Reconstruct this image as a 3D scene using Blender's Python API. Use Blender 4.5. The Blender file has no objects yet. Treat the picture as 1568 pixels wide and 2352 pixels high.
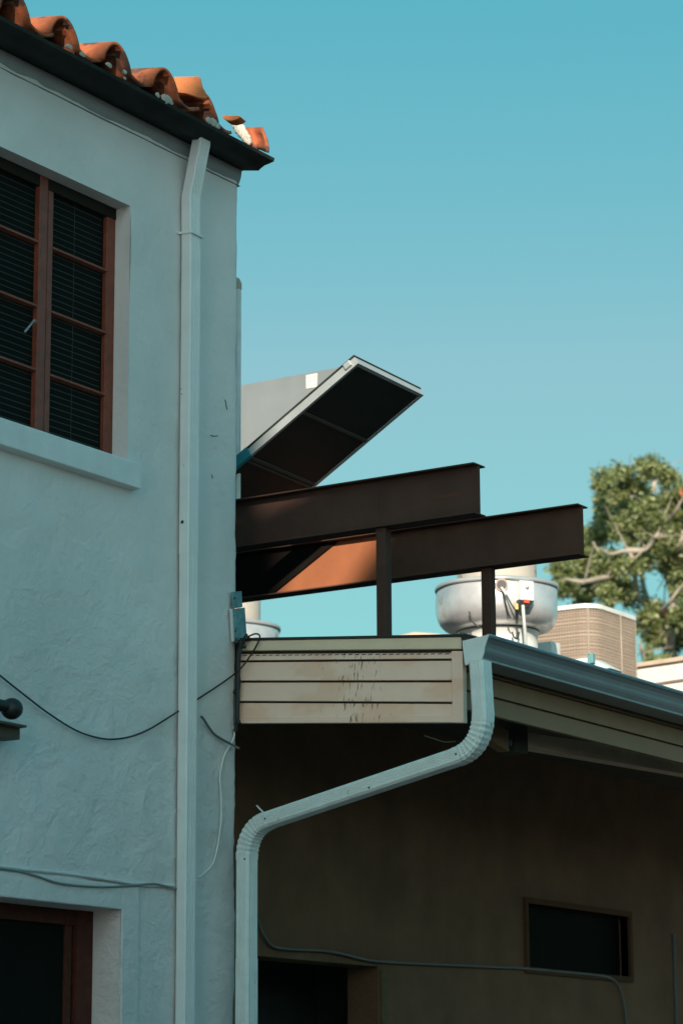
import bpy, bmesh, math, random
from mathutils import Vector, Matrix, noise
random.seed(7)
sc = bpy.context.scene
COL = sc.collection
R = math.radians
# ------------------------------------------------------------------ camera
F = 6200.0; CX = 784.0; CY = 1176.0           # focal length and centre in survey units
PITCH = math.atan(1424/F); YAW = R(32.78); ROLL = -0.005
ROT = Matrix.Rotation(YAW,4,'Z') @ Matrix.Rotation(math.pi/2+PITCH,4,'X') @ Matrix.Rotation(ROLL,4,'Z')
R3 = ROT.to_3x3()
def ray(px,py): return (R3 @ Vector(((px-CX)/F, -(py-CY)/F, -1.0)))
fwdh = Vector((-math.sin(YAW), math.cos(YAW), 0))
_r = ray(542,1500); _s = 13.0/(_r.dot(fwdh))
CAM = Vector((-_r.x*_s, -_r.y*_s, 1.6))
def at(px,py,ax,val):
    """world point seen in direction (px,py) on the plane ax = val"""
    d = ray(px,py); i = 'xyz'.index(ax)
    return CAM + d*((val-CAM[i])/d[i])
def atD(px,py,D):
    d = ray(px,py); return CAM + d*(D/d.dot(fwdh))
cd = bpy.data.cameras.new('camera'); cam = bpy.data.objects.new('camera', cd); COL.objects.link(cam)
cam.matrix_world = Matrix.Translation(CAM) @ ROT
cd.sensor_fit = 'VERTICAL'; cd.sensor_height = 36; cd.lens = 36*F/2352
cd.clip_end = 3000; cd.clip_start = .1
cd.dof.use_dof = True; cd.dof.focus_distance = 13.0; cd.dof.aperture_fstop = 3.4
sc.camera = cam
# ------------------------------------------------------------------ light
SH = Vector((.5,-.866,0)); TS=.45; SE=math.atan(TS)
S = (SH+Vector((0,0,TS))).normalized()
w = bpy.data.worlds.new('World'); sc.world = w; w.use_nodes = True
nt = w.node_tree; bg = nt.nodes['Background']
sk = nt.nodes.new('ShaderNodeTexSky'); sk.sky_type = 'NISHITA'; sk.sun_disc = False
sk.sun_elevation = SE; sk.sun_rotation = math.atan2(S.x,S.y)
sk.air_density = 1.0; sk.dust_density = 1.0; sk.ozone_density = 6.0
sep = nt.nodes.new('ShaderNodeSeparateColor'); com = nt.nodes.new('ShaderNodeCombineColor')
nt.links.new(sk.outputs[0], sep.inputs[0])
for i,(gain,pw,mx) in enumerate(((.80,2.3,1.85),(2.02,.56,5.5),(2.1,.40,5.5))):     # cyan grade of the sky's own colour
    p = nt.nodes.new('ShaderNodeMath'); p.operation='POWER'; p.inputs[1].default_value=pw
    q = nt.nodes.new('ShaderNodeMath'); q.operation='MULTIPLY'; q.inputs[1].default_value=gain
    r = nt.nodes.new('ShaderNodeMath'); r.operation='MINIMUM'; r.inputs[1].default_value=mx
    nt.links.new(sep.outputs[i],p.inputs[0]); nt.links.new(p.outputs[0],q.inputs[0]); nt.links.new(q.outputs[0],r.inputs[0]); nt.links.new(r.outputs[0],com.inputs[i])
fx = nt.nodes.new('ShaderNodeMath'); fx.operation='DIVIDE'; fx.inputs[1].default_value=4.9
fy = nt.nodes.new('ShaderNodeMath'); fy.operation='MAXIMUM'; fy.inputs[1].default_value=1.0
fz = nt.nodes.new('ShaderNodeVectorMath'); fz.operation='SCALE'
nt.links.new(sep.outputs[1],fx.inputs[0]); nt.links.new(fx.outputs[0],fy.inputs[0])
fp = nt.nodes.new('ShaderNodeMath'); fp.operation='POWER'; fp.inputs[1].default_value=1.15
fr = nt.nodes.new('ShaderNodeVectorMath'); fr.operation='MULTIPLY'; fc = nt.nodes.new('ShaderNodeCombineXYZ'); fc.inputs[1].default_value=1; fc.inputs[2].default_value=1
nt.links.new(fy.outputs[0],fp.inputs[0]); nt.links.new(fp.outputs[0],fc.inputs[0]); nt.links.new(com.outputs[0],fr.inputs[0]); nt.links.new(fc.outputs[0],fr.inputs[1])
nt.links.new(fr.outputs[0],fz.inputs[0]); nt.links.new(fy.outputs[0],fz.inputs['Scale']); nt.links.new(fz.outputs[0], bg.inputs[0])
bg.inputs[1].default_value = .105
sl = bpy.data.lights.new('sun','SUN'); sl.energy = 5.0; sl.angle = R(.5); sl.color = (1,.86,.72)
so = bpy.data.objects.new('sun', sl); COL.objects.link(so); so.rotation_euler = S.to_track_quat('Z','Y').to_euler()
so.location = (0,0,30)
sc.view_settings.view_transform = 'Standard'; sc.view_settings.look = 'None'
sc.view_settings.exposure = .5; sc.view_settings.gamma = 1
# ------------------------------------------------------------------ materials
def mat(name, col, rough=.6, metal=0., var=.12, vscale=6., bump=0., bscale=80., spots=None, coord='Object', stretch=None, spec=.5, trans=0.):
    m = bpy.data.materials.new(name); m.use_nodes = True
    n = m.node_tree; b = n.nodes['Principled BSDF']
    b.inputs['Roughness'].default_value = rough; b.inputs['Metallic'].default_value = metal
    b.inputs['Specular IOR Level'].default_value = spec
    tc = n.nodes.new('ShaderNodeTexCoord'); mp = n.nodes.new('ShaderNodeMapping')
    n.links.new(tc.outputs[coord], mp.inputs[0])
    if stretch: mp.inputs['Scale'].default_value = stretch
    nz = n.nodes.new('ShaderNodeTexNoise'); nz.inputs['Scale'].default_value = vscale; nz.inputs['Detail'].default_value = 6
    nz.inputs['Roughness'].default_value = .62
    n.links.new(mp.outputs[0], nz.inputs[0])
    cr = n.nodes.new('ShaderNodeValToRGB'); e = cr.color_ramp.elements
    c = Vector(col)
    e[0].position=.3; e[1].position=.7
    e[0].color = (*(c*(1-var)),1); e[1].color = (*(c*(1+var)),1)
    n.links.new(nz.outputs[0], cr.inputs[0]); last = cr.outputs[0]
    if spots:
        scol, sscale, th, sstr = spots
        s2 = n.nodes.new('ShaderNodeTexNoise'); s2.inputs['Scale'].default_value = sscale; s2.inputs['Detail'].default_value = 5
        mp2 = n.nodes.new('ShaderNodeMapping'); mp2.inputs['Scale'].default_value = sstr; mp2.inputs['Location'].default_value=(3.1,5.2,.7)
        n.links.new(tc.outputs[coord], mp2.inputs[0]); n.links.new(mp2.outputs[0], s2.inputs[0])
        r2 = n.nodes.new('ShaderNodeValToRGB'); r2.color_ramp.elements[0].position = th; r2.color_ramp.elements[1].position = min(1,th+.07)
        n.links.new(s2.outputs[0], r2.inputs[0])
        mx = n.nodes.new('ShaderNodeMix'); mx.data_type='RGBA'; mx.inputs[7].default_value = (*scol,1)
        n.links.new(r2.outputs[0], mx.inputs[0]); n.links.new(last, mx.inputs[6]); last = mx.outputs[2]
    n.links.new(last, b.inputs['Base Color'])
    if bump:
        bz = n.nodes.new('ShaderNodeTexNoise'); bz.inputs['Scale'].default_value = bscale; bz.inputs['Detail'].default_value = 6
        n.links.new(tc.outputs[coord], bz.inputs[0])
        bp = n.nodes.new('ShaderNodeBump'); bp.inputs['Strength'].default_value = bump; bp.inputs['Distance'].default_value = .01
        n.links.new(bz.outputs[0], bp.inputs['Height']); n.links.new(bp.outputs[0], b.inputs['Normal'])
    return m
STUCCO = mat('stucco', (.73,.705,.69), .9, var=.08, vscale=1.3, bump=.40, bscale=30)
def trowel(m_, k=.40):
    n=m_.node_tree; b=n.nodes['Principled BSDF']; prev=b.inputs['Normal'].links[0].from_socket
    tc=n.nodes.new('ShaderNodeTexCoord'); mp=n.nodes.new('ShaderNodeMapping'); mp.inputs['Scale'].default_value=(1,1,1.5); n.links.new(tc.outputs['Object'],mp.inputs[0])
    z=n.nodes.new('ShaderNodeTexNoise'); z.inputs['Scale'].default_value=7.5; z.inputs['Detail'].default_value=7; z.inputs['Roughness'].default_value=.58; z.inputs['Distortion'].default_value=.45
    n.links.new(mp.outputs[0],z.inputs[0])
    bp=n.nodes.new('ShaderNodeBump'); bp.inputs['Strength'].default_value=k; bp.inputs['Distance'].default_value=.05
    sx=n.nodes.new('ShaderNodeSeparateXYZ'); n.links.new(tc.outputs['Object'],sx.inputs[0]); mr=n.nodes.new('ShaderNodeMapRange')
    for i_,v_ in enumerate((4.5,3.5,.35,1.0)): mr.inputs[i_+1].default_value=v_
    n.links.new(sx.outputs[2],mr.inputs[0]); ml=n.nodes.new('ShaderNodeMath'); ml.operation='MULTIPLY'; n.links.new(z.outputs[0],ml.inputs[0]); n.links.new(mr.outputs[0],ml.inputs[1])
    n.links.new(ml.outputs[0],bp.inputs['Height']); n.links.new(prev,bp.inputs['Normal']); n.links.new(bp.outputs[0],b.inputs['Normal'])
trowel(STUCCO)
TRIMP = mat('painted_trim', (.72,.735,.735), .7, var=.07, vscale=7, bump=.2, bscale=60)
PIPE = mat('pipe_paint', (.74,.765,.76), .45, var=.05, vscale=9, bump=.05, bscale=40, spots=((.30,.29,.25),16,.70,(1,1,.4)))
PIPE2 = mat('gutter_pipe_paint', (.72,.78,.76), .42, var=.08, vscale=14, bump=.08, bscale=60, spots=((.33,.29,.19),18,.66,(1,1,.6)))
GUT = mat('gutter_paint', (.17,.19,.205), .35, var=.10, vscale=8, spots=((.20,.22,.22),10,.66,(1,1,1)))
TILE = mat('terracotta', (.36,.098,.038), .85, var=.35, vscale=9, bump=.35, bscale=120, spots=((.11,.055,.04),9,.54,(1,1,1)))
TILE2 = mat('terracotta_fresh', (.58,.19,.065), .8, var=.12, vscale=12, bump=.3, bscale=120)
MORTAR = mat('mortar', (.50,.47,.40), .95, var=.15, vscale=25, bump=.6, bscale=90)
DARKF = mat('dark_fascia', (.024,.032,.030), .8, var=.3, vscale=6, spec=.1)
REDF = mat('red_frame', (.21,.050,.026), .55, var=.25, vscale=18, spots=((.13,.05,.03),30,.62,(1,1,.5)))
GLASS = mat('dark_glass', (.010,.012,.010), .5, var=.1, spec=.01)
BLIND = mat('blind_slat', (.030,.028,.024), .6, var=.2)
REDD = mat('dark_red_wood', (.085,.028,.018), .7, var=.25, vscale=18, spec=.15)
HEADD = mat('head_shadow_colour', (.022,.020,.016), .8, spec=.1)
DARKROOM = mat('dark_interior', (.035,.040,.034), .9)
CREAM = None
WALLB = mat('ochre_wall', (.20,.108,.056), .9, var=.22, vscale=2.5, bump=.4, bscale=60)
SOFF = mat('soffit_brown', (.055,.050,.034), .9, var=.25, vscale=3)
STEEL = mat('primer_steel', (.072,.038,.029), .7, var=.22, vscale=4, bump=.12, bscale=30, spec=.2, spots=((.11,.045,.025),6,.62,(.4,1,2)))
STEELB = mat('shaded_steel_brown', (.098,.050,.036), .75, var=.2, vscale=4, bump=.12, bscale=30, spec=.15, spots=((.13,.055,.032),5,.62,(.4,1,2)))  # darker copy of the rear beam steel, shade put into its colour
STEELR = mat('sunlit_steel_red', (.32,.115,.052), .72, var=.14, vscale=4, bump=.08, bscale=30, spec=.15, spots=((.5,.3,.22),38,.76,(1,1,1)))  # brighter copy of the rear beam steel for the sun patch
ALU = mat('aluminium', (.40,.43,.43), .42, metal=.35, var=.08, vscale=9)
PBACK = mat('panel_underside', (.016,.018,.016), .6, var=.2)
BAR = mat('panel_bar', (.075,.07,.06), .6)
BOARD = mat('grey_board', (.19,.215,.22), .8, var=.12, vscale=2.0)
STICK = mat('sticker', (.62,.62,.58), .7, var=.2, vscale=60)
GALV = mat('galvanised', (.70,.69,.69), .36, metal=.6, var=.22, vscale=5, bump=.25, bscale=9, spots=((.50,.36,.25),4,.58,(1,1,1.3)))
GALVW = mat('white_metal', (.72,.71,.66), .5, metal=.1, var=.1, vscale=6, spots=((.42,.30,.20),9,.66,(1,1,.5)))
TEAL = mat('teal_bracket', (.12,.27,.29), .5, var=.3, vscale=25, spots=((.05,.08,.08),40,.62,(1,1,1)))
BLACK = mat('black_rubber', (.012,.014,.014), .5)
WHITEC = mat('white_cable', (.55,.58,.56), .5)
CONC = mat('parapet_paint', (.62,.60,.56), .8, var=.12, vscale=4, spots=((.40,.30,.22),5,.62,(.3,1,2)))
WOOD = mat('brown_board', (.075,.062,.042), .7, var=.2, vscale=10)
YEL = mat('yellow_plug', (.75,.55,.15), .5); RED = mat('red_lever', (.75,.09,.05), .5)
BARK = mat('pale_bark', (.34,.30,.24), .9, var=.3, vscale=3, bump=.4, bscale=10)
ASPH = mat('asphalt', (.19,.17,.15), .95, var=.2, vscale=2)
# corrugated / mesh material of the cooler
def cooler_mat():
    m = mat('cooler_mesh', (.31,.245,.19), .8, var=.18, vscale=3, stretch=(.4,.4,9))
    n = m.node_tree; b = n.nodes['Principled BSDF']
    tc = n.nodes.new('ShaderNodeTexCoord')
    wv = n.nodes.new('ShaderNodeTexWave'); wv.wave_type='BANDS'; wv.bands_direction='Z'; wv.inputs['Scale'].default_value = 14
    n.links.new(tc.outputs['Object'], wv.inputs[0])
    bp = n.nodes.new('ShaderNodeBump'); bp.inputs['Strength'].default_value=.5; bp.inputs['Distance'].default_value=.01
    n.links.new(wv.outputs[0], bp.inputs['Height']); n.links.new(bp.outputs[0], b.inputs['Normal'])
    return m
COOL = cooler_mat()
# ------------------------------------------------------------------ mesh helpers
class MB:
    def __init__(s): s.v=[]; s.f=[]; s.sm=[]
    def add(s, vs, fs, smooth=False):
        o=len(s.v); s.v += [Vector(v) for v in vs]
        for f in fs: s.f.append([o+i for i in f]); s.sm.append(smooth)
    def box(s, a, b):
        x0,y0,z0=[min(p,q) for p,q in zip(a,b)]; x1,y1,z1=[max(p,q) for p,q in zip(a,b)]
        s.add([(x0,y0,z0),(x1,y0,z0),(x1,y1,z0),(x0,y1,z0),(x0,y0,z1),(x1,y0,z1),(x1,y1,z1),(x0,y1,z1)],
              [(0,3,2,1),(4,5,6,7),(0,1,5,4),(1,2,6,5),(2,3,7,6),(3,0,4,7)])
    def hexa(s, q, off):
        """four corner points and an offset vector: a slab"""
        q=[Vector(p) for p in q]; off=Vector(off)
        s.add(q+[p+off for p in q], [(0,1,2,3),(7,6,5,4),(0,4,5,1),(1,5,6,2),(2,6,7,3),(3,7,4,0)])
    def prism(s, poly, ax, a, b, smooth=False, cap=True):
        """polygon (2D) extruded along axis ax from a to b"""
        def P(p,t):
            return {'x':(t,p[0],p[1]),'y':(p[0],t,p[1]),'z':(p[0],p[1],t)}[ax]
        n=len(poly); vs=[P(p,a) for p in poly]+[P(p,b) for p in poly]
        fs=[(i,(i+1)%n,n+(i+1)%n,n+i) for i in range(n)]
        s.add(vs,fs,smooth)
        if cap: s.add(vs,[tuple(range(n)),tuple(range(2*n-1,n-1,-1))])
    def sweep(s, path, prof, side, scales=None, smooth=False, cap=True):
        side=Vector(side).normalized(); path=[Vector(p) for p in path]; n=len(path); k=len(prof); vs=[]
        for i,p in enumerate(path):
            t=(path[min(i+1,n-1)]-path[max(i-1,0)]).normalized()
            if 0<i<n-1:
                t1=(path[i]-path[i-1]).normalized(); t2=(path[i+1]-path[i]).normalized(); m=1/max(.6,math.cos(t1.angle(t2)/2))
            else: m=1
            nn=t.cross(side).normalized(); sc_=scales[i] if scales else 1
            for a,b in prof: vs.append(p+side*a*sc_+nn*b*m*sc_)
        fs=[(i*k+j, i*k+(j+1)%k, (i+1)*k+(j+1)%k, (i+1)*k+j) for i in range(n-1) for j in range(k)]
        s.add(vs,fs,smooth)
        if cap: s.add(vs[:k],[tuple(range(k))]); s.add(vs[-k:],[tuple(range(k-1,-1,-1))])
    def tube(s, path, r, seg=8, r2=None):
        path=[Vector(p) for p in path]; n=len(path); vs=[]; up=None
        for i,p in enumerate(path):
            t=(path[min(i+1,n-1)]-path[max(i-1,0)]).normalized()
            if up is None: up = t.orthogonal().normalized()
            up=(up-t*up.dot(t)).normalized(); sd=t.cross(up)
            rr = r if r2 is None else r+(r2-r)*i/(n-1)
            for j in range(seg):
                a=2*math.pi*j/seg; vs.append(p+(up*math.cos(a)+sd*math.sin(a))*rr)
        fs=[(i*seg+j,i*seg+(j+1)%seg,(i+1)*seg+(j+1)%seg,(i+1)*seg+j) for i in range(n-1) for j in range(seg)]
        s.add(vs,fs,True); s.add(vs[:seg],[tuple(range(seg-1,-1,-1))]); s.add(vs[-seg:],[tuple(range(seg))])
    def lathe(s, c, prof, seg=48, a0=0, wob=0):
        vs=[]
        for r,z in prof:
            for j in range(seg):
                a=2*math.pi*j/seg; rr=r*(1+wob*noise.noise(Vector((math.cos(a)*2,math.sin(a)*2,z*4))))
                vs.append((c[0]+rr*math.cos(a),c[1]+rr*math.sin(a),c[2]+z))
        k=len(prof)
        s.add(vs,[(i*seg+j,i*seg+(j+1)%seg,(i+1)*seg+(j+1)%seg,(i+1)*seg+j) for i in range(k-1) for j in range(seg)],True)
    def ball(s,c,r,sub=2,sq=(1,1,1),jit=0):
        bm=bmesh.new(); bmesh.ops.create_icosphere(bm,subdivisions=sub,radius=1)
        vs=[]
        for v in bm.verts:
            k=1+jit*noise.noise(v.co*2.3+Vector(c)*7); vs.append((c[0]+v.co.x*r*sq[0]*k,c[1]+v.co.y*r*sq[1]*k,c[2]+v.co.z*r*sq[2]*k))
        s.add(vs,[[v.index for v in f.verts] for f in bm.faces],True); bm.free()
    def build(s,name,m,parent=None,bevel=0,origin=None):
        me=bpy.data.meshes.new(name)
        if parent is not None: off=parent_world(parent)
        else:
            if origin is None:
                xs=[v.x for v in s.v]; ys=[v.y for v in s.v]; zs=[v.z for v in s.v]
                origin=((min(xs)+max(xs))/2,(min(ys)+max(ys))/2,min(zs))
            off=Vector(origin)
        me.from_pydata([v-off for v in s.v],[],s.f); me.materials.append(m)
        bm=bmesh.new(); bm.from_mesh(me); bmesh.ops.recalc_face_normals(bm,faces=bm.faces); bm.to_mesh(me); bm.free()
        for p,sm in zip(me.polygons,s.sm): p.use_smooth=sm
        o=bpy.data.objects.new(name,me); COL.objects.link(o)
        if parent is not None: o.parent=parent
        else: o.location=off
        if bevel:
            bv=o.modifiers.new('bevel','BEVEL'); bv.width=bevel; bv.segments=2; bv.limit_method='ANGLE'; bv.angle_limit=R(40)
        return o
def each(name,m_,parent,makers,**k):
    """one object per maker"""
    for mk in makers:
        mb=MB(); mk(mb); mb.build(name,m_,parent,**k)
def parent_world(p):
    v=Vector((0,0,0))
    while p is not None: v+=Vector(p.location); p=p.parent
    return v
def tag(o,label=None,cat=None,group=None,kind=None):
    if label: o['label']=label
    if cat: o['category']=cat
    if group: o['group']=group
    if kind: o['kind']=kind
    return o
def thing(name,loc,label,cat,group=None):
    o=bpy.data.objects.new(name,None); COL.objects.link(o); o.location=loc; o.empty_display_size=.2
    return tag(o,label,cat,group)
def spline(pts,n=8):
    """Catmull-Rom through points"""
    P=[Vector(p) for p in pts]; P=[P[0]*2-P[1]]+P+[P[-1]*2-P[-2]]; out=[]
    for i in range(1,len(P)-2):
        for k in range(n):
            t=k/n; a,b,c,d=P[i-1:i+3]
            out.append(.5*((2*b)+(c-a)*t+(2*a-5*b+4*c-d)*t*t+(3*b-a-3*c+d)*t**3))
    out.append(P[-2]); return out
def rrect(w,h,r,ribs=(),rd=.003):
    """rounded rectangle profile w (side axis) x h (normal axis); ribs: list of sides to groove ('+b','-b','+a','-a')"""
    pts=[]
    def edge(p,q,rib):
        p=Vector(p);q=Vector(q); pts.append(tuple(p))
        if rib:
            d=(q-p); nrm=Vector((d.y,-d.x)).normalized()
            for t in (.2,.4,.6,.8):
                for dt,dp in ((-.05,0),(-.025,rd),(.025,rd),(.05,0)): pts.append(tuple(p+d*(t+dt)-nrm*dp))
        pts.append(tuple(q))
    a=w/2;b=h/2
    edge((-a+r,-b),(a-r,-b),'-b' in ribs); edge((a,-b+r),(a,b-r),'+a' in ribs)
    edge((a-r,b),(-a+r,b),'+b' in ribs); edge((-a,b-r),(-a,-b+r),'-a' in ribs)
    return pts
# ------------------------------------------------------------------ key measures
Zc = lambda y: at(543,y,'x',0).z              # height at the house corner
WIN_R = at(295,800,'x',0).y                   # right edge of upper opening
WIN_T = at(292,470,'x',0).z
WIN_B = at(290,1062,'x',0).z
WIN_L = WIN_R-1.75
WX = at(262,800,'y',WIN_R).x                  # depth of frame plane
DO_R = at(275,2200,'x',0).y; DO_T = at(275,2090,'x',0).z
DX = at(213,2250,'y',DO_R).x
print('MEAS', CAM, 'win',WIN_R,WIN_T,WIN_B,WX,'door',DO_R,DO_T,DX, 'x0 Y', at(0,1200,'x',0).y)
EAVE_Z = at(545,433,'x',0).z
YMIN = -7.0; XMIN=-5.0
# ------------------------------------------------------------------ ground
g=MB(); g.box((-1500,-1500,-.5),(1500,1500,0)); tag(g.build('ground',ASPH,origin=(0,0,0)),kind='structure')
# ------------------------------------------------------------------ stucco house
house = thing('stucco_house',(-2.5,-3.5,0),'two-storey pale blue-grey stucco house with red clay tile roof at the left','house')
# front wall: displaced grid with openings
def frange(a,b,s):
    n=max(1,int(round((b-a)/s))); return [a+(b-a)*i/n for i in range(n)]
ys = frange(YMIN,WIN_L,.4)+frange(WIN_L,DO_R,.045)+frange(DO_R,WIN_R,.02) if WIN_R>DO_R else frange(YMIN,WIN_L,.4)+frange(WIN_L,WIN_R,.045)+frange(WIN_R,DO_R,.02)
ys += frange(max(WIN_R,DO_R),-.03,.035)+[-.03,-.012,0]
zs = frange(0,DO_T-.9,.3)+frange(DO_T-.9,DO_T,.05)+frange(DO_T,WIN_B,.035)+frange(WIN_B,WIN_T,.035)+frange(WIN_T,EAVE_Z+.05,.035)+[EAVE_Z+.05]
m=MB(); idx={}
def hole(y,z):
    return (WIN_L-1e-4<y<WIN_R-1e-4 and WIN_B-1e-4<z<WIN_T-1e-4) or (WIN_L-1e-4<y<DO_R-1e-4 and z<DO_T-1e-4)
for i,y in enumerate(ys):
    for j,z in enumerate(zs):
        p=Vector((0,y,z)); k=1
        d = .007*noise.noise(Vector((y*2.6,z*2.2,0)))+.004*noise.noise(Vector((y*6,z*4,4)))+ .0032*noise.fractal(Vector((y*7,z*9,3)),.7,2,5)
        # hand-trowelled ridges, stronger on the lower storey
        low = max(0,min(1,(3.9-z)/.8))
        d += low*.009*max(0,noise.fractal(Vector((y*9+z*3,z*13,9)),.6,2,4)-.1)
        if y>-.001: d-=.006+.004*noise.noise(Vector((z*9,5,5)))
        yy = y+(.0035*noise.noise(Vector((z*7,1,2)))+.0025*noise.noise(Vector((z*25,4,2))) if y>-.02 else 0)
        idx[i,j]=len(m.v); m.v.append(Vector((d,yy,z)))
for i in range(len(ys)-1):
    for j in range(len(zs)-1):
        if hole(ys[i],zs[j]): continue
        m.f.append([idx[i,j],idx[i+1,j],idx[i+1,j+1],idx[i,j+1]]); m.sm.append(True)
# reveals, side and back walls
T=.22
for (yr,z0,z1,yl) in ((WIN_R,WIN_B,WIN_T,WIN_L),(DO_R,0,DO_T,WIN_L)):
    m.add([(0.002,yr,z0),(0.002,yr,z1),(-T,yr,z1),(-T,yr,z0)],[(0,1,2,3)])
    m.add([(0.002,yl,z0),(0.002,yl,z1),(-T,yl,z1),(-T,yl,z0)],[(0,1,2,3)])
    m.add([(0.002,yl,z1),(0.002,yr,z1),(-T,yr,z1),(-T,yl,z1)],[(0,1,2,3)])
    m.add([(0.002,yl,z0),(0.002,yr,z0),(-T,yr,z0),(-T,yl,z0)],[(0,1,2,3)])
n=len(ys)-1
for j in range(len(zs)-1):   # gable side, sharing the wobbly corner
    a=m.v[idx[n,j]]; b=m.v[idx[n,j+1]]
    m.add([a,b,(XMIN,-.02,b.z),(XMIN,-.02,a.z)],[(0,1,2,3)])
m.add([(XMIN,-.02,0),(XMIN,-.02,EAVE_Z),(XMIN,YMIN,EAVE_Z),(XMIN,YMIN,0)],[(0,1,2,3)])
m.add([(XMIN,YMIN,0),(XMIN,YMIN,EAVE_Z),(0,YMIN,EAVE_Z),(0,YMIN,0)],[(0,1,2,3)])
hw=m.build('wall',STUCCO,house)
# dark rooms behind the openings
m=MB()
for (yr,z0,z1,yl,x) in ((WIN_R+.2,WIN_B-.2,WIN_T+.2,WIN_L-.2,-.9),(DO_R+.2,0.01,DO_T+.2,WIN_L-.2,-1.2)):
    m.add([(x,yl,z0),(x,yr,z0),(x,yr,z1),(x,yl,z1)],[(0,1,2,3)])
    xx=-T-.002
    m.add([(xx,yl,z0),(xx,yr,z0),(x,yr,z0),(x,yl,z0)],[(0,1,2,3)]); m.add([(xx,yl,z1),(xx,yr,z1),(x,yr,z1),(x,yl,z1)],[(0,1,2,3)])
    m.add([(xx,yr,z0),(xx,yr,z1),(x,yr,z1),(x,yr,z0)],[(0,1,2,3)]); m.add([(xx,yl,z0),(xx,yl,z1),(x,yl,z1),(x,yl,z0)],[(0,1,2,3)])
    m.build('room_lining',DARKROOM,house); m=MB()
# sill
sz = WIN_B
m=MB(); sy1=at(322,1110,'x',.05).y
m.prism([(-T+.01,sz+.012),(.0,sz+.004),(.052,sz-.004),(.055,sz-.012),(.055,at(322,1122,'x',.055).z),(.0,at(322,1122,'x',.055).z-.004)],'y',WIN_L-.1,sy1)
m.build('sill',TRIMP,house,bevel=.004)
# ---- upper window
win=MB()
def YW(px,x=WX): return at(px,800,'x',x).y
r1=YW(242); zt=WIN_T+.02; zb=WIN_B+.005
win.box((WX,r1,zb),(WX-.05,WIN_R,zt))                          # right jamb stile
win.box((WX-.003,WIN_L,zb),(WX-.05,WIN_R-.002,zb+.035))         # bottom rail
window=win.build('window',REDF,house,bevel=.003)
tag(window,'upper window with red frame')
c=MB(); c.box((WX+.004,WIN_L,WIN_T-.055),(WX-.05,WIN_R-.002,zt)); c.build('shaded_head_rail',HEADD,window)  # rail coloured near-black for the shade under the lintel
s1,s2,s3,s4=YW(83),YW(102),YW(105),YW(117)
c=MB(); c.box((WX+.006,s1,zb+.03),(WX-.04,s2,zt)); c.build('stile',REDF,window,bevel=.003)
c=MB(); c.box((WX+.001,s3,zb+.03),(WX-.04,s4,zt)); c.build('stile',REDF,window,bevel=.003)
zl=[at(100,yy,'x',WX).z for yy in (558,706,853)]
for z in zl:
    for (a,b) in ((WIN_L,s1),(s4,r1)):
        c=MB(); c.prism([(WX+.004,z),(WX+.004,z-.010),(WX-.03,z-.018),(WX-.03,z)],'y',a-.004 if a>WIN_L else a,b+.012); c.build('muntin',REDF,window)
c=MB(); c.box((WX-.022,WIN_L,zb),(WX-.026,WIN_R,zt)); c.build('pane',GLASS,window)
c=MB()
z=zb+.02
while z<zt:
    for (a,b) in ((WIN_L,s1-.01),(s4+.01,r1-.01)):
        pass
    z+=.032
# slats of the blind, in front of dark glass: seen through as faint ribs
z=zb+.03
while z<zt-.02:
    for (a,b) in ((WIN_L,s1),(s4,r1-.012)):
        c.hexa([(WX-.0205,a,z),(WX-.0205,b,z),(WX-.0215,b,z+.004),(WX-.0215,a,z+.004)],(-.0006,0,0))
    z+=.031+random.uniform(-.003,.003)
for yy in (s4+(r1-s4)*.45,):
    c.box((WX-.0200,yy,zb+.03),(WX-.0214,yy+.003,zt))
c.build('blind',BLIND,window)
c=MB(); p=at(82,738,'x',WX+.01); q=at(58,762,'x',WX+.05)
c.tube([p,p+Vector((.01,-.02,.0)),q],.005); c.build('latch',ALU,window)
m=MB(); p=at(275,1057,'x',-.03); m.ball(p,.018,2,(1,1.6,.5),.5); m.build('loose_chip',REDF,house)
# ---- lower opening: frame and trim
m=MB(); dz=DO_T
f0=at(157,2250,'x',DX).y
m.box((DX,f0+.065,0.01),(DX-.06,DO_R,dz)); m.box((DX-.018,f0,0.01),(DX-.05,f0+.045,dz-.07)); m.box((DX-.01,WIN_L,dz-.07),(DX-.06,DO_R,dz))
door=m.build('door',REDD,house,bevel=.003); tag(door,'lower door frame of dark red wood')
m=MB(); m.box((DX-.03,WIN_L,.01),(DX-.035,f0+.02,dz-.05)); m.build('pane',GLASS,door)
m=MB()
tr=at(320,2200,'x',.012).y
def plate(y0,y1,z0,z1,t=.012): m.box((.0,y0,z0),(t,y1,z1))
plate(DO_R+.001,tr,.01,at(320,2036,'x',.012).z); plate(WIN_L,DO_R+.001,dz+.001,at(300,2034,'x',.012).z)
m.build('door_surround',STUCCO,house,bevel=.006)
# ridge of plaster above the surround
m=MB(); pts=[at(x,y,'x',.006) for x,y in ((-30,1986),(60,1997),(150,2006),(250,2020),(330,2033),(400,2034))]
m.tube(spline(pts,6),.009,6); m.build('plaster_ridge',STUCCO,house)
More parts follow.
